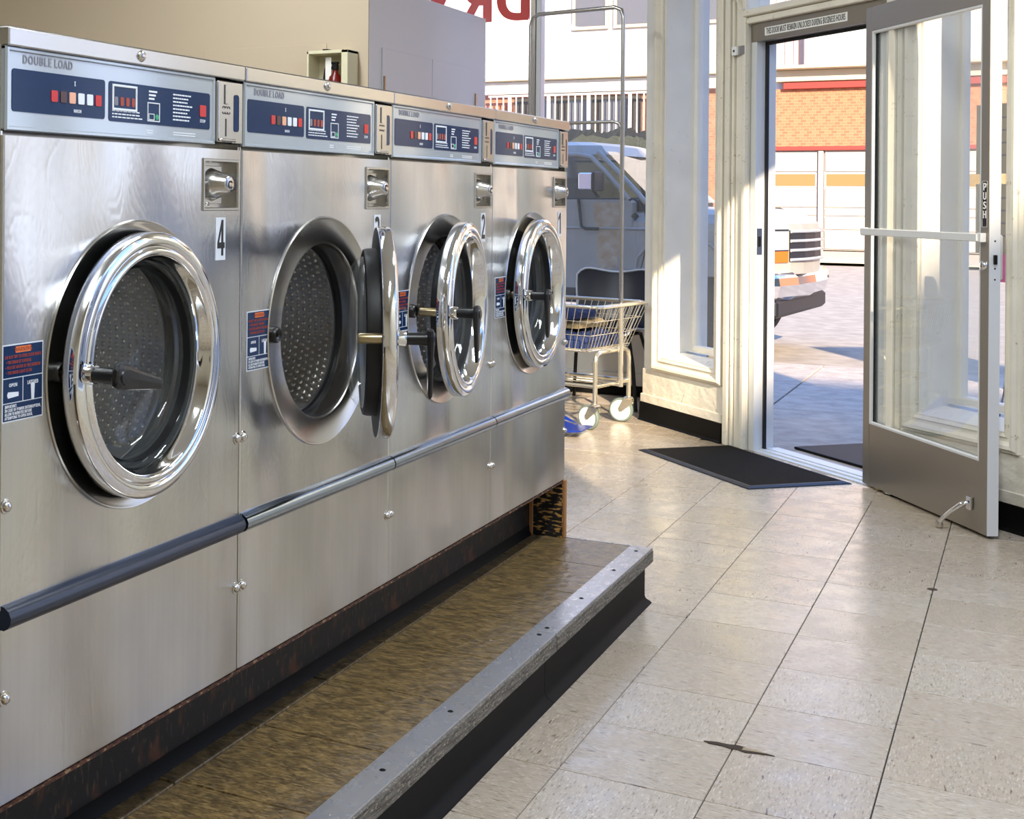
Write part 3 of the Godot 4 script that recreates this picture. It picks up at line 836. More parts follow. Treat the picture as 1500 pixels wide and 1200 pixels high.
func washer(number, z, door_angle, handle_way, label, sticker_x):
	var o = thing("washing_machine", label, "washing machine", at(WASH_FRONT, WASH_BASE, z, PI / 2), "washers on the platform")
	var H = 0.3315
	var CY = Y(0.951)
	# --- cabinet: sides, back, top
	put("cabinet", once("cabinet", func():
		var g = Geo.new()
		g.span(-H, -H + 0.004, 0, Y(1.46), -0.74, -0.006).span(H - 0.004, H, 0, Y(1.46), -0.74, -0.006)
		g.span(-H, H, 0, Y(1.46), -0.745, -0.74).span(-H, H, 0, 0.004, -0.74, -0.006)
		return g), mats.steel, o)
	put("top_cap", once("top_cap", func():
		return Geo.new().span(-H - 0.0005, H + 0.0005, Y(1.438), Y(1.468), -0.75, 0.008, 0.004)), mats.satin, o)
	# --- upper front panel with door hole and coin box opening
	put("front_panel", once("front_panel", func():
		var g = Geo.new()
		var y1 = Y(1.197)
		var e = H - 0.004
		g.holed(-e, e, Y(0.63), y1, Vector2(0, CY), 0.232, 0.0)
		g.quad(Vector3(-e, y1, 0), Vector3(0.203, y1, 0), Vector3(0.203, Y(1.311), 0), Vector3(-e, Y(1.311), 0), Vector3(0, 0, 1))
		g.quad(Vector3(0.315, y1, 0), Vector3(e, y1, 0), Vector3(e, Y(1.311), 0), Vector3(0.315, Y(1.311), 0), Vector3(0, 0, 1))
		g.quad(Vector3(0.203, y1, 0), Vector3(0.315, y1, 0), Vector3(0.315, Y(1.206), 0), Vector3(0.203, Y(1.206), 0), Vector3(0, 0, 1))
		g.quad(Vector3(0.203, Y(1.287), 0), Vector3(0.315, Y(1.287), 0), Vector3(0.315, Y(1.311), 0), Vector3(0.203, Y(1.311), 0), Vector3(0, 0, 1))
		for s in [-1, 1]:
			var pr = []
			for i in 5:
				var a = PI / 2 * i / 4
				pr.append([Vector3(s * (e + 0.004 * sin(a)), 0, -0.004 + 0.004 * cos(a)), Vector3(s * sin(a), 0, cos(a))])
			pr.append([Vector3(s * (e + 0.004), 0, -0.02), Vector3(s, 0, 0)])
			for i in 5:
				var a = pr[i]
				var b = pr[i + 1]
				var lo = Vector3(0, Y(0.63), 0)
				var hi = Vector3(0, Y(1.311), 0)
				g.quadn(a[0] + lo, b[0] + lo, b[0] + hi, a[0] + hi, a[1], b[1], b[1], a[1])
		return g), mats.steel, o)
	put("lower_panel", once("lower_panel", func():
		return Geo.new().span(-H, H, 0.001, Y(0.604), -0.03, 0.0, 0.004)), mats.steel_lower, o)
	# --- bumper rail between the panels
	put("bumper", once("bumper", func():
		return Geo.new().prism([Vector2(-0.01, Y(0.603)), Vector2(0.006, Y(0.602)), Vector2(0.013, Y(0.606)), Vector2(0.018, Y(0.613)), Vector2(0.019, Y(0.621)), Vector2(0.015, Y(0.630)), Vector2(0.006, Y(0.636)), Vector2(-0.01, Y(0.637))], -H + 0.004, H - 0.002,
			Transform3D(Basis(Vector3(0, 0, 1), Vector3(0, 1, 0), Vector3(-1, 0, 0)), Vector3.ZERO), true)), mats.bumper_navy if number == "4" else mats.bumper_steel, o)
	# --- bolts
	for q in [[-0.321, 0.778], [0.322, 0.778], [-0.321, 0.502], [0.322, 0.502]]:
		put("bolt", once("bolt", func():
			return Geo.new().lathe([Vector2(0.0, 0.009), Vector2(0.004, 0.0085), Vector2(0.007, 0.006), Vector2(0.008, 0.002), Vector2(0.011, 0.0015), Vector2(0.0115, 0.0)], 14)), mats.bolt_steel, o, at(q[0], Y(q[1]), 0.0))
	put("cap_screw", once("cap_screw", func():
		return Geo.new().lathe([Vector2(0.0, 0.006), Vector2(0.006, 0.0055), Vector2(0.009, 0.002), Vector2(0.010, 0.0)], 14).span(-0.006, 0.006, -0.001, 0.001, 0.005, 0.0066)), mats.bolt_steel, o, at(-0.004, Y(1.454), 0.008))
	washer_panel(o)
	# --- coin box lock in its recess
	put("coin_box", once("coin_box", func():
		var g = Geo.new()
		var x0 = 0.203; var x1 = 0.315; var y0 = Y(1.206); var y1 = Y(1.287); var d = -0.018
		g.quad(Vector3(x0, y0, d), Vector3(x1, y0, d), Vector3(x1, y1, d), Vector3(x0, y1, d), Vector3(0, 0, 1))
		g.quad(Vector3(x0, y0, d), Vector3(x0, y1, d), Vector3(x0, y1, 0), Vector3(x0, y0, 0), Vector3(1, 0, 0))
		g.quad(Vector3(x1, y0, d), Vector3(x1, y1, d), Vector3(x1, y1, 0), Vector3(x1, y0, 0), Vector3(-1, 0, 0))
		g.quad(Vector3(x0, y0, d), Vector3(x1, y0, d), Vector3(x1, y0, 0), Vector3(x0, y0, 0), Vector3(0, 1, 0))
		g.quad(Vector3(x0, y1, d), Vector3(x1, y1, d), Vector3(x1, y1, 0), Vector3(x0, y1, 0), Vector3(0, -1, 0))
		g.moulding(x0, x1, y0, y1, [Vector2(0, 0), Vector2(0.0015, 0.003), Vector2(0.005, 0.003), Vector2(0.0065, 0)])
		g.span(x0 + 0.004, x1 - 0.03, y0 + 0.006, y1 - 0.006, d, d + 0.004, 0.001)
		return g), mats.satin, o)
	var lock = put("coin_lock", once("coin_lock", func():
		return Geo.new().lathe([Vector2(0.0, 0.040), Vector2(0.013, 0.040), Vector2(0.016, 0.037), Vector2(0.021, 0.020), Vector2(0.024, 0.016), Vector2(0.027, 0.008), Vector2(0.030, 0.0)], 28)), mats.satin, o, at(0.25, Y(1.247), -0.014))
	put("keyhole", once("keyhole", func():
		return Geo.new().lathe([Vector2(0.005, 0.0), Vector2(0.005, 0.001), Vector2(0.0075, 0.001), Vector2(0.0075, 0.0)], 16, Transform3D.IDENTITY, 0.6, 5.6)), mats.mark_black, lock, at(0, 0, 0.0401))
	for q in [[0.213, 1.278], [0.238, 1.212], [0.213, 1.214]]:
		put("rivet", once("rivet", func(): return Geo.new().lathe([Vector2(0.0, 0.003), Vector2(0.003, 0.002), Vector2(0.004, 0.0)], 8)), mats.bolt_steel, o, at(q[0], Y(q[1]), -0.014))
	# --- number plate
	var plate = put("number_plate", once("number_plate", func(): return Geo.new().span(-0.0165, 0.0165, -0.0385, 0.0385, 0.0, 0.0008)), mats.panel_white, o, at(0.259, Y(1.149), 0.0002))
	var num = fitted(number, 0.064, 0.025, 0.0004, 0.0, 0.0, 0.001)
	put("number", num[0], mats.mark_black, plate, num[1])
	# --- warning label
	washer_sticker(o, sticker_x)
	# --- door seat, drum and door
	put("door_seat", once("door_seat", func():
		return Geo.new().lathe([Vector2(0.2345, 0.0), Vector2(0.2355, 0.002), Vector2(0.234, 0.0042), Vector2(0.231, 0.0036), Vector2(0.228, 0.0015), Vector2(0.184, 0.0022), Vector2(0.1800, 0.0005), Vector2(0.1775, -0.004), Vector2(0.1765, -0.020), Vector2(0.1775, -0.046), Vector2(0.180, -0.049)], 96, at(0, CY, 0.0))), mats.satin, o)
	put("door_boot", once("door_boot", func():
		return Geo.new().lathe([Vector2(0.180, -0.049), Vector2(0.174, -0.051), Vector2(0.1735, -0.058), Vector2(0.18, -0.060), Vector2(0.30, -0.062)], 72, at(0, CY, 0.0))), mats.black_rubber, o)
	var drum = put("drum", once("drum", func():
		var g = Geo.new()
		g.lathe([Vector2(0.177, -0.068), Vector2(0.1765, -0.064), Vector2(0.18, -0.062), Vector2(0.186, -0.066), Vector2(0.255, -0.074), Vector2(0.262, -0.082), Vector2(0.262, -0.43), Vector2(0.25, -0.445), Vector2(0.10, -0.445), Vector2(0.09, -0.435), Vector2(0.0, -0.435)], 72, at(0, CY, 0.0))
		return g), mats.drum_steel, o)
	put("dimples", once("dimples", func():
		var g = Geo.new()
		var rows = 102
		for i in rows:
			if (i + 17) % 34 < 4: continue
			for j in 22:
				var a = TAU * (i + (0.5 if j % 2 else 0.0)) / rows
				var c = Vector3(cos(a) * 0.262, CY + sin(a) * 0.262, -0.092 - j * 0.0155)
				dimple(g, c, -Vector3(cos(a), sin(a), 0), Vector3(0, 0, 1), 0.0063)
		for rr in [0.13, 0.15, 0.17, 0.19, 0.21, 0.23]:
			var k = int(TAU * rr / 0.019)
			for i in k:
				var a = TAU * i / k
				dimple(g, Vector3(cos(a) * rr, CY + sin(a) * rr, -0.445), Vector3(0, 0, 1), Vector3(cos(a), sin(a), 0), 0.0063)
		return g), mats.dimple_steel, drum).set_meta("kind", "stuff")
	for k in 3:
		var a = TAU * (k * 34 + 18.75) / 102
		put("lifter", once("lifter", func():
			return Geo.new().prism([Vector2(-0.030, 0.0), Vector2(-0.018, 0.03), Vector2(-0.008, 0.042), Vector2(0.008, 0.042), Vector2(0.018, 0.03), Vector2(0.030, 0.0)], -0.42, -0.09, Transform3D(Basis(Vector3(0, 0, 1), PI / 2), Vector3(0.262, 0, 0)), true)), mats.drum_steel, drum, Transform3D(Basis(Vector3(0, 0, 1), a), Vector3(0, CY, 0)))
	put("shell", once("shell", func():
		return Geo.new().lathe([Vector2(0.30, -0.062), Vector2(0.30, -0.50), Vector2(0.0, -0.50)], 48, at(0, CY, 0.0))), mats.satin, o)
	put("latch_catch", once("latch_catch", func():
		return Geo.new().lathe([Vector2(0.006, 0.002), Vector2(0.0085, 0.006), Vector2(0.013, 0.007), Vector2(0.016, 0.003), Vector2(0.016, -0.006)], 20)), mats.black_gloss, o, at(-0.203, Y(0.958), 0.002))
	washer_door(o, CY, door_angle, handle_way)

func dimple(g, c, up, across, r):
	var b = up.cross(across).normalized()
	var k = 6
	for i in k:
		var a0 = TAU * i / k
		var a1 = TAU * (i + 1) / k
		var d0 = across * cos(a0) + b * sin(a0)
		var d1 = across * cos(a1) + b * sin(a1)
		var t0 = (up + d0 * 0.35).normalized()
		var t1 = (up + d1 * 0.35).normalized()
		g.quadn(c + d0 * r, c + d1 * r, c + d1 * r * 0.55 + up * r * 0.5, c + d0 * r * 0.55 + up * r * 0.5, (d0 + up * 0.3).normalized(), (d1 + up * 0.3).normalized(), t1, t0)
		g.tri(c + d0 * r * 0.55 + up * r * 0.5, c + d1 * r * 0.55 + up * r * 0.5, c + up * r * 0.62, t0, t1, up)

func washer_door(o, CY, angle, handle_way):
	var hinge = Vector3(0.212, CY, 0.002)
	var turn = Basis(Vector3.UP, deg_to_rad(angle))
	var xf = Transform3D(turn, hinge - turn * (hinge - Vector3(0, CY, 0)))
	# local z = 0 is the front rim of the chrome bezel when shut at 32 mm
	xf = xf * at(0, 0, 0.032)
	var door = put("door", once("door", func():
		return Geo.new().lathe([Vector2(0.205, -0.028), Vector2(0.2140, -0.028), Vector2(0.2155, -0.0265), Vector2(0.2155, -0.003), Vector2(0.2145, -0.0012), Vector2(0.212, 0.0002), Vector2(0.207, 0.0028), Vector2(0.202, 0.0038), Vector2(0.197, 0.0032), Vector2(0.1935, 0.0016), Vector2(0.1925, 0.0002), Vector2(0.1915, 0.0008), Vector2(0.1885, 0.0040), Vector2(0.184, 0.0052), Vector2(0.1795, 0.0038), Vector2(0.1765, -0.001), Vector2(0.175, -0.008), Vector2(0.171, -0.013), Vector2(0.168, -0.030)], 128)), mats.chrome, o, xf)
	put("gasket", once("door_gasket", func():
		return Geo.new().lathe([Vector2(0.158, -0.030), Vector2(0.156, -0.052), Vector2(0.161, -0.056), Vector2(0.168, -0.054), Vector2(0.1705, -0.046), Vector2(0.171, -0.0285), Vector2(0.2135, -0.0285), Vector2(0.2135, -0.0275)], 72)), mats.black_rubber, door)
	put("porthole_glass", once("porthole_glass", func():
		return Geo.new().lathe([Vector2(0.169, -0.022), Vector2(0.160, -0.030), Vector2(0.154, -0.056), Vector2(0.147, -0.070), Vector2(0.134, -0.078), Vector2(0.10, -0.082), Vector2(0.0, -0.084)], 72)), mats.porthole_glass, door)
	put("hinge_block", once("hinge_block", func():
		return Geo.new().span(0.190, 0.206, -0.05, 0.05, -0.034, -0.0275, 0.002)), mats.satin, door)
	# latch bolt and lever handle on the free side
	var px = -0.192
	put("latch_bolt", once("latch_bolt", func():
		return Geo.new().lathe([Vector2(0.0, -0.074), Vector2(0.009, -0.074), Vector2(0.0105, -0.07), Vector2(0.0105, -0.028)], 20)), mats.brass, door, at(px, 0.006, 0))
	var h = put("handle", once("handle", func():
		var g = Geo.new()
		g.lathe([Vector2(0.0115, 0.014), Vector2(0.0125, 0.052), Vector2(0.0135, 0.056), Vector2(0.0135, 0.070), Vector2(0.011, 0.0735), Vector2(0.0, 0.074)], 20)
		# lever: a flat paddle tapering away from the shaft
		var rows = []
		for q in [[0.019, 0.009, 0.004], [0.016, 0.0165, 0.0068], [0.006, 0.0195, 0.0078], [-0.012, 0.0190, 0.0078], [-0.04, 0.0155, 0.0062], [-0.08, 0.0115, 0.0054], [-0.108, 0.0088, 0.0046], [-0.114, 0.005, 0.0025]]:
			var ring = []
			for i in 12:
				var a = TAU * i / 12
				ring.append(Vector2(signf(cos(a)) * pow(absf(cos(a)), 0.7) * q[1], 0.064 + signf(sin(a)) * pow(absf(sin(a)), 0.7) * q[2]))
			rows.append([q[0], ring])
		rows.reverse()
		g.loft(rows)
		return g), mats.black_gloss, door, Transform3D(Basis(Vector3(0, 0, 1), deg_to_rad(78.0) if handle_way == 0 else 0.0), Vector3(px, 0.006, 0)))
	put("collar", once("handle_collar", func():
		return Geo.new().lathe([Vector2(0.0155, 0.0), Vector2(0.0155, 0.014), Vector2(0.014, 0.018), Vector2(0.0115, 0.018)], 20)), mats.chrome, h)

func washer_panel(o):
	# control panel: pale glossy fascia with two navy fields
	var y0 = Y(1.320)
	var y1 = Y(1.436)
	var f = put("control_panel", once("fascia", func():
		var g = Geo.new()
		g.span(-0.3300, 0.2305, y0, y1, -0.02, 0.002, 0.002)
		g.moulding(-0.324, 0.2250, y0 + 0.005, y1 - 0.004, [Vector2(0, 0.002), Vector2(0.002, 0.0045), Vector2(0.0055, 0.0045), Vector2(0.0075, 0.001)])
		return g), mats.panel_grey, o)
	put("panel_rail", once("panel_rail", func(): return Geo.new().span(-0.33, 0.33, Y(1.300), Y(1.330), -0.07, -0.045)), mats.satin, o)
	var rounded = func(x0, x1, ya, yb, r, z0, z1):
		var p = []
		for c in [[x1 - r, yb - r, 0.0], [x0 + r, yb - r, PI / 2], [x0 + r, ya + r, PI], [x1 - r, ya + r, -PI / 2]]:
			for i in 4: p.append(Vector2(c[0], c[1]) + Vector2(cos(c[2] + PI / 6 * i), sin(c[2] + PI / 6 * i)) * r)
		return Geo.new().prism(p, z0, z1)
	put("display_field", once("display_field", func(): return rounded.call(-0.318, -0.095, Y(1.346), Y(1.408), 0.005, 0.001, 0.0028)), mats.panel_navy, f)
	put("program_field", once("program_field", func(): return rounded.call(-0.085, 0.216, Y(1.344), Y(1.408), 0.005, 0.001, 0.0028)), mats.panel_navy, f)
	put("title", lettering("DOUBLE LOAD", 0.0125, 0.0003), mats.mark_grey, f, at(-0.236, Y(1.4225), 0.0026))
	var cols = ["mark_red", "mark_brown", "mark_peach", "mark_white", "mark_white", "mark_red"]
	for i in 6:
		put("indicator", once("indicator", func(): return rounded.call(-0.0075, 0.0075, -0.0085, 0.0085, 0.002, 0.0, 0.0012)), mats[cols[i]], f, at(-0.222 + i * 0.0218, Y(1.374), 0.0028))
	put("caption", lettering("WASH", 0.005, 0.0002), mats.mark_white, f, at(-0.165, Y(1.3545), 0.003))
	put("caption", lettering("I", 0.007, 0.0002), mats.mark_white, f, at(-0.172, Y(1.396), 0.003))
	# price window frame
	put("price_frame", once("price_frame", func(): return Geo.new().moulding(-0.072, -0.012, Y(1.366), Y(1.400), [Vector2(0, 0.0028), Vector2(0.0006, 0.004), Vector2(0.0034, 0.004), Vector2(0.004, 0.0028)])), mats.mark_white, f)
	for i in 4:
		put("price_digit", once("price_digit", func(): return rounded.call(-0.0045, 0.0045, -0.007, 0.007, 0.002, 0.0, 0.0008)), mats[["mark_grey", "mark_rust", "mark_rust", "mark_rust"][i]], f, at(-0.0655 + i * 0.0155, Y(1.377), 0.0028))
	# rows of small print, too small to read in the photograph
	put("small_print", once("small_print", func():
		var g = Geo.new()
		var r2 = RandomNumberGenerator.new()
		r2.seed = 5
		for i in 3:
			var x = -0.076
			while x < 0.0:
				var w = 0.004 + 0.007 * r2.randf()
				g.span(x, x + w, Y(1.3605) - i * 0.005, Y(1.3625) - i * 0.005, 0.0028, 0.003)
				x += w + 0.002
		for i in 8:
			var x = 0.098
			while x < 0.15 - (i % 3) * 0.004:
				var w = 0.003 + 0.006 * r2.randf()
				g.span(x, x + w, Y(1.3975) - i * 0.0061, Y(1.4) - i * 0.0061, 0.0028, 0.003)
				x += w + 0.0015
		for i in 3:
			g.span(0.026, 0.05 - i * 0.004, Y(1.3975) - i * 0.006, Y(1.4005) - i * 0.006, 0.0028, 0.003)
		for x in [0.02, 0.10]:
			for i in 2:
				g.span(x, x + 0.02 + (0.05 if x > 0.05 else 0.0), Y(1.3335) - i * 0.004, Y(1.335) - i * 0.004, 0.002, 0.0022)
		return g), mats.mark_white, f).set_meta("kind", "stuff")
	put("selector_frame", once("selector_frame", func(): return Geo.new().moulding(0.024, 0.056, Y(1.351), Y(1.379), [Vector2(0, 0.0028), Vector2(0.0004, 0.0036), Vector2(0.0016, 0.0036), Vector2(0.002, 0.0028)]).moulding(0.027, 0.041, Y(1.353), Y(1.361), [Vector2(0, 0.0028), Vector2(0.0003, 0.0034), Vector2(0.0012, 0.0034), Vector2(0.0014, 0.0028)])), mats.mark_white, f)
	put("start_button", once("start_button", func(): return Geo.new().lathe([Vector2(0.0, 0.0015), Vector2(0.0045, 0.0012), Vector2(0.005, 0.0)], 14)), mats.mark_green, f, at(0.0495, Y(1.357), 0.0028))
	put("stop_mark", once("stop_mark", func(): return rounded.call(-0.010, 0.010, -0.010, 0.010, 0.002, 0.0, 0.001)), mats.mark_red, f, at(0.192, Y(1.376), 0.0028))
	put("caption", lettering("STOP", 0.0055, 0.0002), mats.mark_white, f, at(0.192, Y(1.358), 0.003))
	# coin meter beside the panel
	var c = put("coin_meter", once("coin_meter", func(): return Geo.new().span(0.2335, 0.2905, Y(1.322), Y(1.435), -0.02, 0.009, 0.004)), mats.satin, o)
	put("coin_slot", once("coin_slot", func(): return Geo.new().span(0.2585, 0.2625, Y(1.334), Y(1.366), 0.0086, 0.0094, 0.0)), mats.mark_black, c)
	put("coin_ramp", once("coin_ramp", func(): return Geo.new().span(0.237, 0.288, Y(1.3245), Y(1.3295), 0.008, 0.016, 0.002)), mats.satin, c)
	put("coin_guide", once("coin_guide", func(): return Geo.new().span(0.255, 0.266, Y(1.392), Y(1.428), 0.0088, 0.0115, 0.002)), mats.satin, c)
	put("coin_emblem", once("coin_emblem", func():
		var g = Geo.new()
		for i in 3:
			for s in [0, 1]:
				g.lathe([Vector2(0.0035, 0.0), Vector2(0.0035, 0.0006), Vector2(0.0052, 0.0006), Vector2(0.0052, 0.0)], 12, at(0.253 + i * 0.0085, Y(1.3835 if s == 0 else 1.379), 0.009), 0.2 + PI * s, PI - 0.2 + PI * s)
		return g), mats.mark_black, c)
	for x in [0.239, 0.286]:
		put("rivet", once("rivet", func(): return Geo.new().lathe([Vector2(0.0, 0.003), Vector2(0.003, 0.002), Vector2(0.004, 0.0)], 8)), mats.bolt_steel, c, at(x, Y(1.3265), 0.012))
	var s = put("side_fascia", once("side_fascia", func(): return Geo.new().span(0.2915, 0.330, Y(1.322), Y(1.435), -0.02, 0.003, 0.002)), mats.satin, o)
	put("navy_strip", once("navy_strip", func(): return rounded.call(0.297, 0.3155, Y(1.344), Y(1.412), 0.006, 0.002, 0.0038)), mats.panel_navy, s)

func washer_sticker(o, cx):
	var s = put("warning_label", once("warning_label", func():
		return Geo.new().span(-0.0455, 0.0455, -0.056, 0.056, 0.0, 0.0006)), mats.panel_white, o, at(cx, Y(0.954), 0.0002))
	for r in [[-0.0435, 0.0435, 0.008, 0.054], [-0.0435, -0.001, -0.028, 0.0065], [0.001, 0.0435, -0.028, 0.0065], [-0.0435, 0.0435, -0.054, -0.0295]]:
		put("navy_box", Geo.new().span(r[0], r[1], r[2], r[3], 0.0005, 0.0009), mats.panel_navy, s)
	put("orange_box", once("orange_box", func(): return Geo.new().span(-0.017, 0.017, 0.043, 0.052, 0.0008, 0.0011)), mats.mark_orange, s)
	put("heading", lettering("WARNING", 0.0058, 0.0002), mats.mark_rust, s, at(0, 0.0475, 0.0013))
	var lines = ["DO NOT TRY TO OPEN DOOR WHEN", "• THE DRUM IS TURNING", "• YOU SEE WATER IN THE WINDOW", "• THE WASH LIGHT IS ON"]
	for i in 4:
		var t = fitted(lines[i], 0.0046, [0.080, 0.055, 0.078, 0.056][i], 0.0002, [0.0, -0.010, 0.0, -0.009][i], 0.0375 - i * 0.0075, 0.0011)
		put("line", t[0], mats.mark_rust, s, t[1])
	put("word", lettering("OPEN", 0.0050, 0.0002), mats.mark_white, s, at(-0.022, -0.003, 0.0011))
	var lw = fitted("LATCHED", 0.0055, 0.024, 0.0002, 0.022, -0.003, 0.0011)
	put("word", lw[0], mats.mark_white, s, lw[1])
	put("handle_mark", once("handle_mark", func(): return Geo.new().prism([Vector2(-0.011, -0.0045), Vector2(-0.013, 0.0), Vector2(-0.011, 0.0045), Vector2(0.012, 0.003), Vector2(0.012, -0.003)], 0.0008, 0.0011)), mats.mark_white, s, at(-0.022, -0.017, 0.0))
	put("handle_mark", once("handle_mark", func(): return null), mats.mark_white, s, Transform3D(Basis(Vector3(0, 0, 1), -PI / 2), Vector3(0.022, -0.0165, 0.0)))
	lines = ["IMPORTANT:", "IN CASE OF POWER INTERRUPTION,", "ALLOW 10 MINUTES BEFORE", "ATTEMPTING TO OPEN DOOR."]
	for i in 4:
		var t = fitted(lines[i], 0.0044, [0.026, 0.080, 0.060, 0.062][i], 0.0002, [-0.027, 0.0, -0.010, -0.009][i], -0.0335 - i * 0.0055, 0.0011)
		put("line", t[0], mats.mark_white, s, t[1])

# ---------------------------------------------------------------- street door, swung wide into the room
func build_door():
	var along = Vector3(0.538, 0, 0.843).normalized()
	var xf = Transform3D(Basis(along, Vector3.UP, along.cross(Vector3.UP)), Vector3(0.236, 0.0, -3.505))
	var o = tag(Node3D.new(), "open aluminium street door with glass pane and push bar", "door", "", "structure")
	o.name = "door_1"
	o.transform = xf
	add_child(o)
	var L = 0.925
	var T0 = -0.046
	put("stile", Geo.new().span(0.0, 0.052, 0.012, 2.06, T0, 0.0, 0.002), mats.anodised, o)
	put("stile", Geo.new().span(L - 0.052, L, 0.012, 2.06, T0, 0.0, 0.002), mats.anodised, o)
	put("top_rail", Geo.new().span(0.052, L - 0.052, 1.955, 2.06, T0, 0.0, 0.002), mats.anodised, o)
	put("kick_panel", Geo.new().span(0.052, L - 0.052, 0.012, 0.275, T0 + 0.002, -0.002, 0.002), mats.anodised, o)
	put("edge_plate", Geo.new().span(L - 0.0005, L + 0.0015, 0.012, 2.06, T0 + 0.002, -0.002, 0.0), mats.aluminium, o)
	put("glass_bead", Geo.new().moulding(0.064, L - 0.064, 0.287, 1.943, [Vector2(0, -0.012), Vector2(0, -0.006), Vector2(0.004, -0.001), Vector2(0.012, -0.001)]), mats.aluminium, o)
	put("pane", Geo.new().span(0.056, L - 0.056, 0.279, 1.951, -0.024, -0.019), mats.door_glass, o)
	put("rubber_seal", Geo.new().span(0.052, 0.064, 0.275, 1.955, -0.030, -0.012, 0.001), mats.black_rubber, o)
	var bar = put("push_bar", Geo.new().span(0.02, L - 0.03, 1.082, 1.112, 0.022, 0.030, 0.003), mats.aluminium, o)
	for x in [0.026, L - 0.026]:
		put("bar_bracket", Geo.new().span(x - 0.014, x + 0.014, 1.08, 1.114, 0.0, 0.024, 0.003), mats.aluminium, bar)
	var lock = put("lock_cylinder", Geo.new().lathe([Vector2(0.0, 0.012), Vector2(0.013, 0.012), Vector2(0.0165, 0.009), Vector2(0.018, 0.0)], 24, at(L - 0.026, 0.995, 0.0)), mats.chrome, o)
	put("key_slot", Geo.new().span(L - 0.0275, L - 0.0245, 0.987, 1.003, 0.0118, 0.0126), mats.mark_black, lock)
	# latch plate on the free edge
	var lp = put("latch_plate", Geo.new().span(L + 0.001, L + 0.0025, 0.93, 1.10, -0.036, -0.010), mats.aluminium, o)
	put("latch_hook", Geo.new().span(L + 0.0018, L + 0.012, 1.0, 1.035, -0.028, -0.016, 0.002), mats.black_metal, lp)
	for y in [0.985, 1.085, 0.945]:
		put("screw", Geo.new().lathe([Vector2(0.0, 0.001), Vector2(0.003, 0.0008), Vector2(0.0036, 0.0)], 8, Transform3D(Basis(Vector3.UP, PI / 2), Vector3(L + 0.0025, y, -0.023))), mats.black_metal, lp)
	# PUSH sticker
	var st = put("push_sticker", Geo.new().span(L - 0.042, L - 0.010, 1.135, 1.305, 0.0, 0.0006), mats.mark_black, o)
	for i in 4:
		var pl = lettering("PUSH"[i], 0.027, 0.0003)
		put("letter", pl, mats.paper_white, st, Transform3D(Basis.from_scale(Vector3(0.020 / pl.get_aabb().size.x, 1, 1)), Vector3(L - 0.026, 1.283 - i * 0.034, 0.0009)))
	put("sticker_border", Geo.new().moulding(L - 0.0405, L - 0.0115, 1.137, 1.303, [Vector2(0, 0.0006), Vector2(0.0002, 0.0009), Vector2(0.001, 0.0009), Vector2(0.0012, 0.0006)]), mats.paper_white, st)
	# kick-down door holder
	var kd = put("door_holder", Geo.new().span(L - 0.115, L - 0.085, 0.085, 0.135, 0.0, 0.012, 0.003), mats.chrome, o)
	put("holder_arm", Geo.new().tube([Vector3(L - 0.10, 0.112, 0.012), Vector3(L - 0.103, 0.105, 0.035), Vector3(L - 0.135, 0.07, 0.06), Vector3(L - 0.165, 0.038, 0.072), Vector3(L - 0.178, 0.018, 0.075)], [0.008, 0.009, 0.0075, 0.0075, 0.008], 12), mats.chrome, kd)
	put("holder_foot", Geo.new().lathe([Vector2(0.0, 0.0), Vector2(0.013, 0.0), Vector2(0.014, 0.004), Vector2(0.012, 0.02), Vector2(0.0, 0.022)], 16, Transform3D(Basis(Vector3.RIGHT, -PI / 2), Vector3(L - 0.18, 0.0025, 0.075))), mats.bolt_steel, kd)
	put("pivot", Geo.new().lathe([Vector2(0.0, 0.0), Vector2(0.016, 0.0), Vector2(0.016, 0.012), Vector2(0.0, 0.012)], 14, Transform3D(Basis(Vector3.RIGHT, -PI / 2), Vector3(0.10, 0.0005, -0.023))), mats.brass, o)
	# sign on the header of the frame
	var C = corner()
	var sg = tag(put("door_sign", Geo.new().span(-3.03, -2.44, 2.022, 2.062, 0, 0.001, 0.0, C * at(0, 0, WF - 0.0118)), mats.paper_white), "white strip sign with black capitals on the door header", "sign")
	var words = lettering("THIS DOOR MUST REMAIN UNLOCKED DURING BUSINESS HOURS", 0.028, 0.0004, true)
	put("words", words, mats.mark_black, sg, C * Transform3D(Basis.from_scale(Vector3(0.565 / words.get_aabb().size.x, 1, 1)), Vector3(-2.735, 2.042, WF - 0.0105)))

# ---------------------------------------------------------------- cart, chair, mats, cabinet
func wire_grid(o, called, pts_of, nu, nv, r, m):
	# wires of one basket face, each its own piece; pts_of(u, v) gives a point
	for i in nu + 1:
		put(called, Geo.new().tube([pts_of.call(float(i) / nu, 0.0), pts_of.call(float(i) / nu, 1.0)], r, 6), m, o)
	for j in range(0, nv + 1):
		put(called, Geo.new().tube([pts_of.call(0.0, float(j) / nv), pts_of.call(1.0, float(j) / nv)], r * 1.15, 6), m, o)

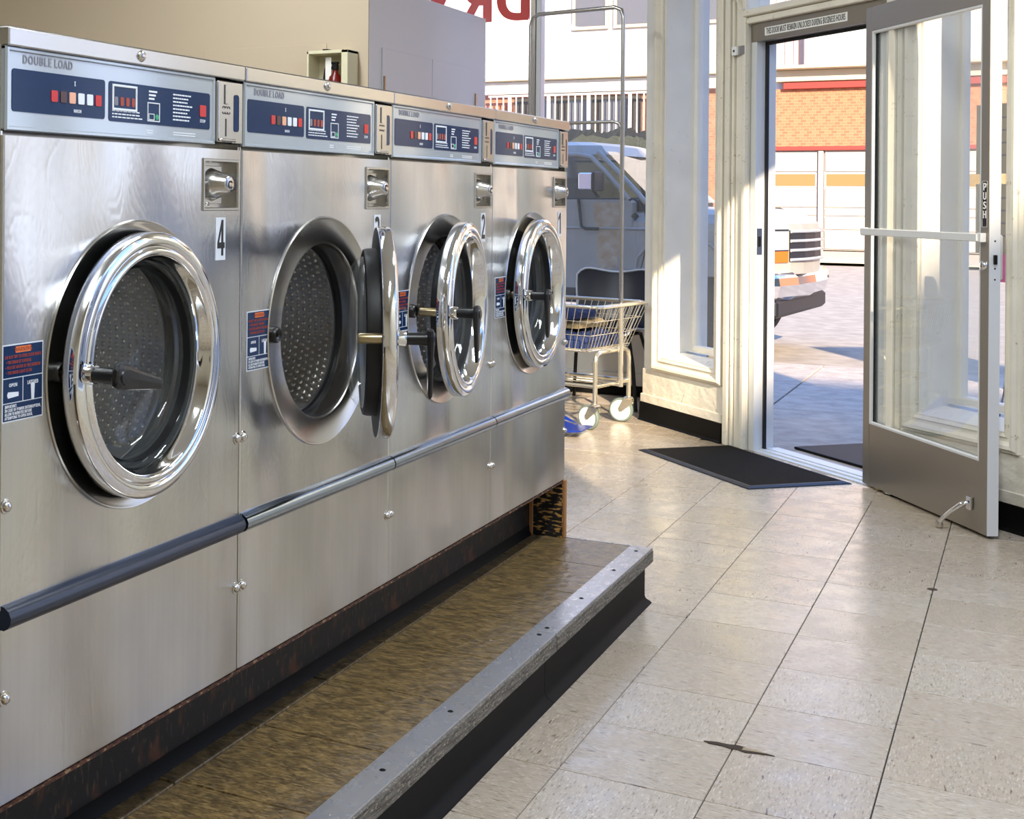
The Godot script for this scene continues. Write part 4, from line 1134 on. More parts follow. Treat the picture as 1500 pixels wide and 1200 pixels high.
func build_furniture():
	# ---- laundry cart: local x runs along its length away from the door wall, local z towards the viewer
	var l = Vector3(-0.977, 0, -0.214).normalized()
	var xf = Transform3D(Basis(l, Vector3.UP, l.cross(Vector3.UP)), Vector3(-1.128, 0, -4.428))
	var o = thing("laundry_cart", "chrome wire laundry cart with garment rail by the front window", "cart", xf)
	var W0 = 0.235
	var W1 = 0.285
	var x0 = 0.0
	var x1 = 0.80
	var yb = 0.43
	var yt = 0.655
	var corner_at = func(k, v):
		var q = [Vector2(x0, W0), Vector2(x1, W0), Vector2(x1, -W0), Vector2(x0, -W0)][k].lerp([Vector2(x0 - 0.085, W1), Vector2(x1 + 0.05, W1), Vector2(x1 + 0.05, -W1), Vector2(x0 - 0.085, -W1)][k], v)
		return Vector3(q.x, lerpf(yb, yt, v), q.y)
	for k in 4:
		var a = k
		var b = (k + 1) % 4
		var n = [22, 14, 22, 14][k]
		wire_grid(o, "basket_wire", func(u, v): return corner_at.call(a, v).lerp(corner_at.call(b, v), u), n, 3, 0.0022, mats.wire_metal)
	for i in 23:
		put("basket_wire", Geo.new().tube([Vector3(x0 + (x1 - x0) * i / 22.0, yb, W0), Vector3(x0 + (x1 - x0) * i / 22.0, yb - 0.012, W0 - 0.01), Vector3(x0 + (x1 - x0) * i / 22.0, yb - 0.012, -W0 + 0.01), Vector3(x0 + (x1 - x0) * i / 22.0, yb, -W0)], 0.0022, 6), mats.wire_metal, o)
	for k in 2:
		var rim = []
		for q in [[0, 1], [1, 1], [2, 1], [3, 1]]: rim.append(corner_at.call(q[0], 1.0 if k == 0 else 0.02) + Vector3(0, 0.004 if k == 0 else -0.014, 0))
		var rr = []
		for i in 4:
			var p = rim[i]
			for e in [rim[(i + 3) % 4], rim[(i + 1) % 4]]: rr.append(p + (e - p).normalized() * 0.05)
		put("basket_rim", Geo.new().tube(rr, 0.0105 if k == 0 else 0.007, 8, true), mats.wire_metal, o)
	put("rim_clip", Geo.new().span(0.25, 0.285, yt - 0.015, yt + 0.012, -W1 - 0.012, -W1 + 0.012, 0.003), mats.black_rubber, o)
	# tube frame: two bent legs at each end, rails, casters
	for ex in [[-0.022, 1], [0.72, 1]]:
		var t = 0.188
		put("leg_frame", Geo.new().tube([Vector3(ex[0], 0.15, t), Vector3(ex[0], 0.36, t), Vector3(ex[0], 0.395, t - 0.012), Vector3(ex[0], 0.41, t - 0.05), Vector3(ex[0], 0.41, -t + 0.05), Vector3(ex[0], 0.395, -t + 0.012), Vector3(ex[0], 0.36, -t), Vector3(ex[0], 0.15, -t)], 0.0125, 10), mats.wire_metal, o)
		put("cross_rail", Geo.new().tube([Vector3(ex[0], 0.232, t), Vector3(ex[0], 0.232, -t)], 0.0105, 10), mats.wire_metal, o)
		for s in [-1, 1]: caster(o, Vector3(ex[0], 0, s * t), 0.18 * s + (0.6 if ex[0] > 0.5 else 0.0))
	for s in [-0.188, 0.188]:
		put("side_rail", Geo.new().tube([Vector3(-0.022, 0.232, s), Vector3(0.72, 0.232, s)], 0.0105, 10), mats.wire_metal, o)
	for s in [-0.1, 0.0, 0.1]:
		put("shelf_wire", Geo.new().tube([Vector3(-0.022, 0.226, s), Vector3(0.72, 0.226, s)], 0.004, 6), mats.wire_metal, o)
	# garment rail: two posts, top bar, middle bar
	var pa = -0.07
	var pb = 0.50
	put("garment_rail", Geo.new().tube([Vector3(pa, 0.232, 0.0), Vector3(pa, 1.2, 0.0), Vector3(pa, 2.20, 0), Vector3(pa + 0.012, 2.245, 0), Vector3(pa + 0.05, 2.262, 0), Vector3(pb - 0.05, 2.262, 0), Vector3(pb - 0.012, 2.245, 0), Vector3(pb, 2.20, 0), Vector3(pb, 0.42, 0)], 0.0115, 10), mats.satin, o)
	put("middle_bar", Geo.new().tube([Vector3(pa, 1.60, 0), Vector3(pa + 0.018, 1.632, 0), Vector3(pa + 0.05, 1.645, 0), Vector3(pb, 1.645, 0)], 0.010, 10), mats.satin, o)
	put("post_socket", Geo.new().tube([Vector3(pa, 0.22, 0), Vector3(pa, 0.66, 0)], 0.0145, 10), mats.wire_metal, o)
	put("socket_strap", Geo.new().span(pa - 0.01, 0.03, 0.222, 0.242, -0.012, 0.012, 0.003), mats.wire_metal, o)
	# ---- washing left in the basket
	cloth("folded_cloth", "dark blue folded cloth in the bottom of the wire cart", xf * at(0.38, 0.428, 0.0), Vector3(0.66, 0.085, 0.40), mats.denim, 3)
	cloth("folded_cloth", "tan folded cloth lying on blue cloth in the wire cart", xf * at(0.36, 0.526, 0.03), Vector3(0.5, 0.045, 0.34), mats.tan_cloth, 4)
	cloth("folded_cloth", "navy folded cloth on top of the wire cart load", xf * at(0.33, 0.578, -0.04), Vector3(0.42, 0.06, 0.28), mats.denim, 5)
	# ---- stacking chair by the window
	chair()
	# ---- blue scoop poking out past the end of the washers
	var sc = thing("dustpan", "blue plastic dustpan lip by the cart wheel behind the last washer", "dustpan", at(-1.2, 0, -4.02))
	put("pan", Geo.new().prism([Vector2(-0.34, 0.16), Vector2(-0.12, 0.075), Vector2(-0.02, 0.045), Vector2(0.075, 0.048), Vector2(0.078, 0.042), Vector2(-0.02, 0.030), Vector2(-0.125, 0.055), Vector2(-0.34, 0.14)], -0.10, 0.10, Transform3D.IDENTITY, true), mats.blue_plastic, sc)
	for z in [-0.1015, 0.1015]:
		put("side_wall", Geo.new().prism([Vector2(-0.34, 0.16), Vector2(-0.34, 0.20), Vector2(-0.12, 0.11), Vector2(0.0, 0.05), Vector2(-0.12, 0.075)], z - 0.0025, z + 0.0025), mats.blue_plastic, sc)
	put("stand", Geo.new().tube([Vector3(-0.3, 0.15, 0.0), Vector3(-0.22, 0.004, 0.05), Vector3(-0.22, 0.004, -0.05), Vector3(-0.3, 0.15, 0.0)], 0.004, 6), mats.black_metal, sc)
	# ---- door mats
	var a = Vector3(-0.787, 0, -3.811)
	var b = Vector3(-0.171, 0, -3.174)
	var ax = (b - a).normalized()
	var mx = Transform3D(Basis(ax, Vector3.UP, ax.cross(Vector3.UP)), (a + Vector3(0.218, 0, -3.543)) / 2.0 + Vector3(-0.0205, 0, 0.0205))
	var dm = thing("door_mat", "dark grey ribbed entrance mat on the tiles inside the door", "mat", mx)
	put("pile", Geo.new().span(-0.435, 0.435, 0.0, 0.009, -0.235, 0.235, 0.003), mats.mat_carpet, dm)
	put("rubber_border", Geo.new().moulding(-0.43, 0.43, -0.230, 0.230, [Vector2(-0.004, 0.010), Vector2(0.004, 0.010), Vector2(0.022, 0.004), Vector2(0.026, 0.0)], Transform3D(Basis(Vector3.RIGHT, -PI / 2), Vector3.ZERO)), mats.black_rubber, dm)
	var C = corner()
	var om = thing("door_mat", "black rubber mat on the sidewalk outside the door", "mat", C * at(-2.62, 0.0, -3.14))
	put("pile", Geo.new().span(-0.50, 0.62, 0.0, 0.012, -0.28, 0.24, 0.004), mats.baseboard_black, om)
	# ---- extinguisher cabinet on the beige closet wall
	var cb = thing("extinguisher_cabinet", "cream wall cabinet with open front on the beige wall", "cabinet", at(-2.47, 1.55, -3.812))
	var g = Geo.new()
	g.span(-0.125, 0.125, 0.0, 0.47, 0.0, 0.006).span(-0.125, -0.112, 0.0, 0.47, 0.0, 0.13, 0.003).span(0.085, 0.125, 0.0, 0.47, 0.0, 0.13, 0.003).span(-0.125, 0.125, 0.0, 0.015, 0.0, 0.13, 0.003).span(-0.125, 0.125, 0.452, 0.47, 0.0, 0.13, 0.003)
	put("box", g, mats.cabinet_cream, cb)
	put("lamp_bracket", Geo.new().span(-0.05, -0.015, 0.47, 0.482, 0.03, 0.09, 0.003), mats.black_metal, cb)
	var ex = thing("fire_extinguisher", "dark red fire extinguisher standing inside the cream wall cabinet", "extinguisher", at(0, 0, 0) * at(-2.45, 1.565, -3.745))
	put("cylinder", Geo.new().lathe([Vector2(0.0, 0.0), Vector2(0.038, 0.0), Vector2(0.042, 0.006), Vector2(0.042, 0.28), Vector2(0.034, 0.315), Vector2(0.016, 0.335), Vector2(0.016, 0.35), Vector2(0.0, 0.35)], 24, Transform3D(Basis(Vector3.RIGHT, -PI / 2), Vector3.ZERO)), mats.extinguisher_red, ex)
	put("valve", Geo.new().span(-0.015, 0.015, 0.35, 0.385, -0.015, 0.015, 0.004).span(-0.04, 0.02, 0.385, 0.397, -0.01, 0.01, 0.003), mats.black_metal, ex)
	put("hose", Geo.new().tube([Vector3(-0.015, 0.365, 0), Vector3(-0.06, 0.36, 0.0), Vector3(-0.068, 0.30, 0.0), Vector3(-0.06, 0.12, 0.0), Vector3(-0.056, 0.05, 0.0)], 0.008, 8), mats.black_rubber, ex)
	put("tag", Geo.new().span(-0.05, -0.015, 0.30, 0.42, 0.02, 0.022), mats.paper_white, ex)

func caster(o, p, turn):
	var b = Basis(Vector3.UP, turn)
	var f = Transform3D(b, p)
	var fork = Geo.new()
	fork.tube([p + Vector3(0, 0.172, 0), p + Vector3(0, 0.140, 0)], 0.012, 10)
	fork.lathe([Vector2(0.0, 0.0), Vector2(0.026, 0.0), Vector2(0.028, 0.006), Vector2(0.02, 0.014), Vector2(0.0, 0.014)], 16, Transform3D(Basis(Vector3.RIGHT, -PI / 2), p + Vector3(0, 0.128, 0)))
	for s in [-1, 1]:
		fork.prism([Vector2(-0.024, 0.13), Vector2(0.024, 0.13), Vector2(0.052, 0.075), Vector2(0.046, 0.058), Vector2(0.032, 0.058), Vector2(-0.024, 0.105)], s * 0.017 - 0.0015, s * 0.017 + 0.0015, f)
	var c = put("caster", fork, mats.wire_metal, o)
	put("wheel", Geo.new().lathe([Vector2(0.0, -0.012), Vector2(0.012, -0.014), Vector2(0.02, -0.010), Vector2(0.05, -0.009), Vector2(0.055, -0.012), Vector2(0.055, 0.012), Vector2(0.05, 0.009), Vector2(0.02, 0.010), Vector2(0.012, 0.014), Vector2(0.0, 0.012)], 32, f * at(0.040, 0.067, 0)), mats.wheel_white, c)
	put("tyre", Geo.new().lathe([Vector2(0.054, -0.012), Vector2(0.062, -0.0115), Vector2(0.066, -0.006), Vector2(0.067, 0.0), Vector2(0.066, 0.006), Vector2(0.062, 0.0115), Vector2(0.054, 0.012)], 32, f * at(0.040, 0.067, 0)), mats.wheel_rubber, c)

func cloth(called, label, xf, size, m, seed_):
	var f = noise(3.0, seed_, 3)
	var g = Geo.new()
	var n = 18
	var P = func(i, j, top):
		var u = float(i) / n * 2.0 - 1.0
		var w = float(j) / n * 2.0 - 1.0
		var edge = pow(maxf(absf(u), absf(w)), 6.0)
		var k = f.get_noise_2d(u * 0.6 + seed_, w * 0.6)
		var wob = 1.0 + 0.05 * f.get_noise_2d(w * 2.0 + 9.0, u * 2.0)
		var y = (1.0 - 0.55 * edge + 0.35 * k) * size.y if top else 0.0
		return Vector3(u * size.x / 2 * wob, y, w * size.z / 2 * wob)
	var N = func(i, j):
		var a = P.call(mini(i + 1, n), j, true) - P.call(maxi(i - 1, 0), j, true)
		var b = P.call(i, mini(j + 1, n), true) - P.call(i, maxi(j - 1, 0), true)
		return b.cross(a).normalized()
	for i in n:
		for j in n:
			g.quadn(P.call(i, j, true), P.call(i + 1, j, true), P.call(i + 1, j + 1, true), P.call(i, j + 1, true), N.call(i, j), N.call(i + 1, j), N.call(i + 1, j + 1), N.call(i, j + 1))
	for i in n:
		for e in [[i, 0, i + 1, 0, Vector3(0, 0, -1)], [i, n, i + 1, n, Vector3(0, 0, 1)], [0, i, 0, i + 1, Vector3(-1, 0, 0)], [n, i, n, i + 1, Vector3(1, 0, 0)]]:
			g.quad(P.call(e[0], e[1], false), P.call(e[2], e[3], false), P.call(e[2], e[3], true), P.call(e[0], e[1], true), e[4])
	g.quad(P.call(0, 0, false), P.call(n, 0, false), P.call(n, n, false), P.call(0, n, false), Vector3.DOWN)
	return tag(put(called, g, m, null, xf), label, "laundry", "washing in the wire cart")

func chair():
	var o = thing("stacking_chair", "navy plastic shell chair with black legs behind the cart", "chair", at(-1.375, 0, -5.22, 0.0))
	# shell: a bent sheet, seat then back; u across, s along
	var path = [Vector3(0, 0.425, 0.235), Vector3(0, 0.455, 0.215), Vector3(0, 0.452, 0.12), Vector3(0, 0.438, 0.0), Vector3(0, 0.435, -0.10), Vector3(0, 0.455, -0.165), Vector3(0, 0.51, -0.20), Vector3(0, 0.60, -0.225), Vector3(0, 0.70, -0.245), Vector3(0, 0.765, -0.255), Vector3(0, 0.79, -0.258)]
	var wide = [0.40, 0.44, 0.46, 0.46, 0.44, 0.42, 0.43, 0.455, 0.475, 0.475, 0.43]
	var n = 16
	for side in 2:
		var g = Geo.new()
		var P = func(i, j):
			var u = float(j) / n * 2.0 - 1.0
			var p = path[i]
			var bend = 0.030 * u * u
			var up = Vector3(0, 0.0, bend) if i > 5 else Vector3(0, bend * 0.6, 0)
			var top = Vector3(0, -0.012 * cos(u * PI) - 0.02 * pow(absf(u), 10.0), 0) if i >= 9 else Vector3.ZERO
			return Vector3(u * wide[i] / 2.0, p.y, p.z) + up + top
		var thick = func(i, j):
			var i0 = maxi(i - 1, 0)
			var i1 = mini(i + 1, path.size() - 1)
			var j0 = maxi(j - 1, 0)
			var j1 = mini(j + 1, n)
			return (P.call(i1, j) - P.call(i0, j)).cross(P.call(i, j1) - P.call(i, j0)).normalized()
		for i in path.size() - 1:
			for j in n:
				var q = [[i, j], [i, j + 1], [i + 1, j + 1], [i + 1, j]]
				var p = []
				var m = []
				for c in q:
					var d = thick.call(c[0], c[1])
					if d.y + d.z < 0: d = -d
					p.append(P.call(c[0], c[1]) - d * (0.005 * side))
					m.append(d if side == 0 else -d)
				g.quadn(p[0], p[1], p[2], p[3], m[0], m[1], m[2], m[3])
		put("shell" if side == 0 else "shell_underside", g, mats.chair_navy, o)
		if side == 0:
			var rimp = []
			for i in path.size(): rimp.append(P.call(i, 0))
			for j in range(1, n): rimp.append(P.call(path.size() - 1, j))
			for i in range(path.size() - 1, -1, -1): rimp.append(P.call(i, n))
			for j in range(n - 1, 0, -1): rimp.append(P.call(0, j))
			put("edge_band", Geo.new().tube(rimp, 0.0065, 6, true), mats.chair_edge, o)
	for s in [-1, 1]:
		put("leg", Geo.new().tube([Vector3(s * 0.19, 0.43, 0.17), Vector3(s * 0.225, 0.25, 0.20), Vector3(s * 0.25, 0.0, 0.225)], 0.011, 8), mats.black_metal, o)
		put("leg", Geo.new().tube([Vector3(s * 0.19, 0.425, -0.10), Vector3(s * 0.225, 0.25, -0.17), Vector3(s * 0.25, 0.0, -0.22)], 0.011, 8), mats.black_metal, o)
	put("seat_frame", Geo.new().tube([Vector3(-0.19, 0.428, 0.17), Vector3(0.19, 0.428, 0.17), Vector3(0.19, 0.424, -0.10), Vector3(-0.19, 0.424, -0.10)], 0.010, 8, true), mats.black_metal, o)

# ---------------------------------------------------------------- outdoors
func build_street():
	structure("road", Geo.new().span(-90, 90, -0.4, -0.06, -90, -8.02).span(4.6, 90, -0.4, -0.06, -8.02, 90), mats.asphalt, "pale asphalt street outside the laundry", "road")
	var walk = structure("sidewalk", Geo.new().span(-40, 4.58, -0.4, -0.02, -8.0, -2.6).span(1.9, 4.58, -0.4, -0.02, -2.6, 40), mats.grout, "pale concrete sidewalk outside the laundry door", "sidewalk")
	var slab = Geo.new().box(Vector3(0, -0.012, 0), Vector3(1.19, 0.02, 1.19), 0.006).mesh()
	for i in range(-4, 4):
		for j in 4:
			var x = i * 1.2 + 0.1
			var z = -7.4 + j * 1.2
			if x - z + 1.2 < 3.98 or (x < -1.6 and z > -6.3): continue
			put("slab", slab, mats.sidewalk, walk, at(x, -0.001 * rng.randf(), z))
	var far_slabs = Geo.new()
	for i in range(-30, -4):
		for j in 2: far_slabs.span(i * 1.2 - 0.495, i * 1.2 + 0.695, -0.022, -0.002, -7.995 + j * 1.2, -6.805 + j * 1.2)
	for i in range(0, 3):
		for j in range(0, 24): far_slabs.span(2.0 + i * 0.86, 2.84 + i * 0.86, -0.022, -0.002, -2.6 + j * 1.2, -1.41 + j * 1.2)
	put("distant_paving", far_slabs, mats.sidewalk, walk).set_meta("kind", "stuff")
	truck()
	garage_building()
	# brick building further right across the street, only seen mirrored in the steel
	var b = thing("brick_building", "sunlit orange brick building across the street, mirrored in the washers", "building", at(13.5, -0.06, -32))
	put("wall", Geo.new().span(-6, 7, 0, 9, -8, 0), mats.far_brick, b)
	put("cornice", Geo.new().span(-6.2, 7.2, 8.6, 9.2, -8, 0.3, 0.05), mats.far_cream, b)
	for i in 4:
		for j in 2:
			put("window", Geo.new().span(-5 + i * 3.1, -3.5 + i * 3.1, 1.2 + j * 3.8, 3.4 + j * 3.8, 0.0, 0.03), mats.far_window, b)
	# tall building across the side street: it hides the low sun from the lower half of the side windows
	var t = thing("tall_building", "tall pale building across the side street, mirrored in the washers", "building", at(13.0, -0.06, 20))
	put("wall", Geo.new().span(0, 10, 0, 11.4, -4.5, 22), mats.shade_wall, t)
	for i in 8:
		for j in 3:
			put("window", Geo.new().span(-0.03, 0.0, 1.0 + j * 3.5, 2.9 + j * 3.5, -3.5 + i * 3.2, -1.8 + i * 3.2), mats.far_window, t)
	var rb = thing("shading_row_building", "added long low building out of view, shading the side street", "building", at(13.0, -0.06, 5))  # unseen building, added to shade the side street that the steel mirrors
	put("wall", Geo.new().span(0, 10, 0, 8.6, -11, 10.2), mats.shade_wall, rb)
	for i in 6:
		for j in 2:
			put("window", Geo.new().span(-0.03, 0.0, 1.0 + j * 3.5, 2.9 + j * 3.5, -10 + i * 3.3, -8.2 + i * 3.3), mats.far_window, rb)
	# unseen cabinet added at the street corner: it casts the dark band across the sunny pavement
	var c = thing("shade_cabinet", "unseen green cabinet added at the street corner to cast shade over the pavement", "cabinet", at(2.35, -0.02, -5.55, 0.55))
	put("body", Geo.new().span(-0.5, 0.5, 0.12, 2.15, -0.3, 0.3, 0.02), mats.cabinet_green, c)
	put("foot", Geo.new().span(-0.55, 0.55, 0.0, 0.12, -0.35, 0.35, 0.01), mats.sidewalk, c)
	put("door", Geo.new().span(-0.46, 0.46, 0.2, 2.05, 0.3, 0.315, 0.004), mats.cabinet_green, c)

func garage_building():
	var o = thing("garage_building", "white building across the street with garage doors and brick band", "building", at(-4.0, -0.06, -32))
	var sh = Transform3D(Basis(), Vector3(4.0, 0.06, 32))
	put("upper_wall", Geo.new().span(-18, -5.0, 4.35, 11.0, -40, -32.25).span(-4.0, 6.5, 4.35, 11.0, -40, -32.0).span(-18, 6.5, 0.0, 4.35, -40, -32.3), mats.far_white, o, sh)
	put("recessed_wall", Geo.new().span(-5.0, -4.0, 4.4, 11.0, -40, -32.2), mats.far_pink, o, sh)
	for i in 5:
		put("cladding_rib", Geo.new().span(-4.95 + i * 0.2, -4.85 + i * 0.2, 4.45, 11.0, -32.2, -32.17), mats.far_pink, o, sh)
	put("drain_pipe", Geo.new().tube([Vector3(-4.04, 4.4, -31.95), Vector3(-4.04, 11.0, -31.95)], 0.05, 8), mats.far_pink, o, sh)
	# brick band, red trims, projecting ledge
	put("brick_band", Geo.new().span(-4.75, 6.5, 2.52, 3.94, -32.3, -32.0), mats.far_brick, o, sh)
	put("lower_trim", Geo.new().span(-4.75, 6.5, 2.44, 2.54, -32.2, -31.94, 0.01), mats.brick_red_trim, o, sh)
	put("upper_trim", Geo.new().span(-4.55, 6.5, 3.92, 4.10, -32.2, -31.86, 0.02), mats.brick_red_trim, o, sh)
	put("fascia", Geo.new().span(-4.75, 6.5, 4.10, 4.38, -32.2, -31.8, 0.02), mats.far_cream, o, sh)
	put("ledge", Geo.new().span(-4.75, 6.5, 4.38, 4.47, -32.4, -31.45, 0.02), mats.far_cream, o, sh)
	# garage doors: sections, with a row of glazed panels
	for d in [[-5.72, -3.76], [-3.62, -1.66], [-1.52, 0.44], [0.58, 2.54]]:
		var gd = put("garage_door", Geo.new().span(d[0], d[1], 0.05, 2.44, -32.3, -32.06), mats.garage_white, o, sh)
		var ys = [0.06, 0.53, 0.86, 1.06, 1.54, 1.92, 2.42]
		for i in 6:
			if i == 4:
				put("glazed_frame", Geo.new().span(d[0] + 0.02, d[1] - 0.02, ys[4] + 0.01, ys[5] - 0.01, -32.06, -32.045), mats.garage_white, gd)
				put("glazing", Geo.new().span(d[0] + 0.06, d[1] - 0.06, ys[4] + 0.05, ys[5] - 0.05, -32.05, -32.03), mats.garage_glass, gd)
			else:
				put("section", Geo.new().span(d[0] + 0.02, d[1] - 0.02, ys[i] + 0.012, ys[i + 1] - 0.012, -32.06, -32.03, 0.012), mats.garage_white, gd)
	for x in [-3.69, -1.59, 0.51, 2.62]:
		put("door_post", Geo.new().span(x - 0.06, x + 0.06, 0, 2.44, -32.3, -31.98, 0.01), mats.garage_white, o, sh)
	put("driveway", Geo.new().span(-18, 6.5, 0.0, 0.02, -32, -26), mats.far_cream, o, sh)
	# left part: ledge and barred window bay
	put("bay_brick", Geo.new().span(-18, -5.75, 0.0, 4.05, -32.3, -32.05), mats.far_brick, o, sh)
	put("bay_opening", Geo.new().span(-11.4, -8.0, 2.2, 3.9, -32.05, -32.03), mats.far_dark, o, sh)
	for x in [-10.9, -9.9, -9.0]:
		put("bay_pane", Geo.new().span(x, x + 0.62, 2.25, 3.8, -32.03, -32.01), mats.far_window, o, sh)
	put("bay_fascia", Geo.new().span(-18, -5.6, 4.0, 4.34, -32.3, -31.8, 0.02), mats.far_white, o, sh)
	put("bay_ledge", Geo.new().span(-18, -5.6, 4.34, 4.42, -32.3, -31.6, 0.02), mats.far_cream, o, sh)
	var gr = put("grille", Geo.new().span(-12.0, -7.3, 3.92, 3.97, -31.72, -31.67).span(-12.0, -7.3, 2.1, 2.15, -31.72, -31.67), mats.iron_white, o, sh)
	var bar = Geo.new().span(-0.013, 0.013, 2.1, 3.95, -0.013, 0.013).mesh()
	var post = Geo.new().span(-0.04, 0.04, 2.1, 3.95, -0.03, 0.03).mesh()
	for i in 27:
		put("bar", post if i % 6 == 3 else bar, mats.iron_white, gr, at(-11.95 + i * 0.178, 0, -31.7))
	for x in [-11.15, -10.08, -9.19, -8.3]:
		for s in [-1, 1]:
			var p = []
			for k in 13:
				var a = k * 0.45
				p.append(Vector3(x + s * (0.10 + cos(a) * 0.085 * (1.0 - k * 0.05)), 2.78 + sin(a) * 0.085 * (1.0 - k * 0.05), -31.68))
			put("scroll", Geo.new().tube(p, 0.014, 5), mats.iron_white, gr)
	for r in [[-9.8, -9.0], [-8.7, -7.6], [-7.0, -6.1]]:
		put("upper_window", Geo.new().span(r[0], r[1], 5.75, 7.4, -32.25, -32.2), mats.far_window, o, sh)
		put("window_surround", Geo.new().moulding(r[0], r[1], 5.75, 7.4, [Vector2(0, 0.0), Vector2(0, 0.08), Vector2(0.08, 0.08), Vector2(0.08, 0.0)], at(0, 0, -32.24)), mats.far_cream, o, sh)
	# clipped hedge before the bay
	var f = noise(0.9, 77, 4)
	var g = Geo.new()
	var nx = 70
	var P = func(i, j):
		var x = -12.2 + i * 0.075
		var prof = [Vector2(0.0, 0.4), Vector2(1.2, 0.5), Vector2(2.1, 0.45), Vector2(2.75, 0.3), Vector2(2.95, 0.0), Vector2(2.75, -0.3), Vector2(0.0, -0.4)][j]
		var k = f.get_noise_2d(x * 2.0, j * 3.0)
		var k2 = f.get_noise_2d(x * 7.0, j * 5.0 + 40.0)
		return Vector3(x, prof.x * (1.0 + 0.03 * k) + 0.10 * k2 + 0.05 * sin(i * 12.9898 + j), -31.0 + prof.y * (1.0 + 0.4 * k) + 0.06 * k2)
	for i in nx:
		for j in 6:
			g.quad(P.call(i, j), P.call(i + 1, j), P.call(i + 1, j + 1), P.call(i, j + 1), (Vector3(0, 0.3, 1) if j < 3 else Vector3(0, 1, -0.5)).normalized())
	tag(put("hedge", g, mats.hedge), "dark clipped hedge before the barred window across the street", "hedge")

func truck():
	# local x forward, z = 0 the near side
	var o = thing("pickup_truck", "white pickup truck parked outside, nose towards the doorway", "truck", at(-0.88, -0.06, -8.15, -0.08))
	var Y0 = 0.06
	# cab and bed side body: extruded profile
	var body = [Vector2(-5.2, 0.60), Vector2(-5.2, 1.20), Vector2(-2.62, 1.20), Vector2(-2.6, 1.215), Vector2(-1.17, 1.225), Vector2(-1.13, 1.2), Vector2(-1.13, 0.42), Vector2(-3.75, 0.42)]
	for i in 9:
		var a = PI * i / 8.0
		body.append(Vector2(-4.17 + cos(a) * 0.42, 0.42 + sin(a) * 0.40))
	body.append(Vector2(-4.7, 0.55))
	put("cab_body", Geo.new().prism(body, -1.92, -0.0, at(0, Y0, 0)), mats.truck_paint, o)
	put("body_crease", Geo.new().prism([Vector2(-0.004, 0.97), Vector2(0.016, 0.985), Vector2(-0.004, 1.0)], -5.2, -0.9, Transform3D(Basis(Vector3(0, 0, 1), Vector3(0, 1, 0), Vector3(1, 0, 0)), Vector3(0, Y0, 0))), mats.truck_paint, o)
	put("rocker", Geo.new().span(-3.4, -1.15, 0.36, 0.50, -1.85, 0.004, 0.02, at(0, Y0, 0)), mats.truck_trim, o)
	put("primer_patch", Geo.new().prism([Vector2(-1.60, 1.20), Vector2(-1.33, 1.20), Vector2(-1.35, 1.0), Vector2(-1.34, 0.86), Vector2(-1.38, 0.76), Vector2(-1.40, 0.66), Vector2(-1.47, 0.64), Vector2(-1.53, 0.62), Vector2(-1.57, 0.74), Vector2(-1.56, 0.92), Vector2(-1.59, 1.05)], -0.002, 0.002, at(0.14, Y0, 0)), mats.truck_primer, o)
	put("door_seam", Geo.new().tube([Vector3(-1.23, 1.22, 0.001), Vector3(-1.16, 1.12, 0.001), Vector3(-1.14, 0.98, 0.001), Vector3(-1.16, 0.78, 0.001), Vector3(-1.22, 0.55, 0.001), Vector3(-1.3, 0.46, 0.001)], 0.005, 6), mats.truck_trim, o, at(0.14, Y0, 0))
	# front clip: lofted in plan
	var plan = func(d, f):
		return [Vector2(-1.13, -d), Vector2(-0.34, -d), Vector2(-0.10 - f, -0.13 - d), Vector2(0.015 - f, -0.44), Vector2(0.06 - f, -0.68), Vector2(0.075 - f, -0.96), Vector2(0.06 - f, -1.24), Vector2(0.015 - f, -1.48), Vector2(-0.10 - f, -1.79 + d), Vector2(-0.34, -1.92 + d), Vector2(-1.13, -1.92 + d)]
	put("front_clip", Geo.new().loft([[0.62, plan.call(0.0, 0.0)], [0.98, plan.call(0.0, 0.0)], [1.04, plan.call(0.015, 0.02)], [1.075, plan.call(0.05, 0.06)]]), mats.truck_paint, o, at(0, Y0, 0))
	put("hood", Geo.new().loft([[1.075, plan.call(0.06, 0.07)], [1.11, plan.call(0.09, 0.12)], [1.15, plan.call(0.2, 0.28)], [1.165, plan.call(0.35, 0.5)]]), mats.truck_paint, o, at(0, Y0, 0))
	put("fender_lip", Geo.new().tube([Vector3(-1.1, 0.62, 0.004), Vector3(-1.08, 0.75, 0.006), Vector3(-0.98, 0.87, 0.008), Vector3(-0.82, 0.93, 0.008), Vector3(-0.64, 0.93, 0.008), Vector3(-0.48, 0.87, 0.008), Vector3(-0.38, 0.75, 0.006), Vector3(-0.36, 0.62, 0.004)], 0.012, 6), mats.truck_paint, o, at(0, Y0, 0))
	# lamps round the corner
	var ring = func(y0, y1, out, i0, i1):
		var p = plan.call(0.0, 0.0)
		var g = Geo.new()
		var q = []
		for i in range(i0, i1 + 1): q.append(p[i])
		if i0 == 1: q[0] = Vector2(-0.24, -0.054)
		if i1 == 3: q[-1] = Vector2(0.0, -0.40)
		var inner = []
		for c in q: inner.append(c)
		var outer = []
		for c in q: outer.append(c + Vector2(out * 0.75, out * 0.66))
		inner.reverse()
		return Geo.new().loft([[y0, outer + inner], [y1, outer + inner]])
	var head = put("headlight", ring.call(0.835, 0.985, 0.012, 1, 3), mats.lamp_white, o, at(0, Y0, 0))
	put("bezel", ring.call(0.825, 0.835, 0.016, 1, 3), mats.truck_trim, head)
	put("bezel", ring.call(0.985, 0.998, 0.016, 1, 3), mats.truck_trim, head)
	put("lens_divider", Geo.new().box(Vector3(-0.085, 0.91, -0.135), Vector3(0.03, 0.15, 0.03), 0.003), mats.truck_trim, head)
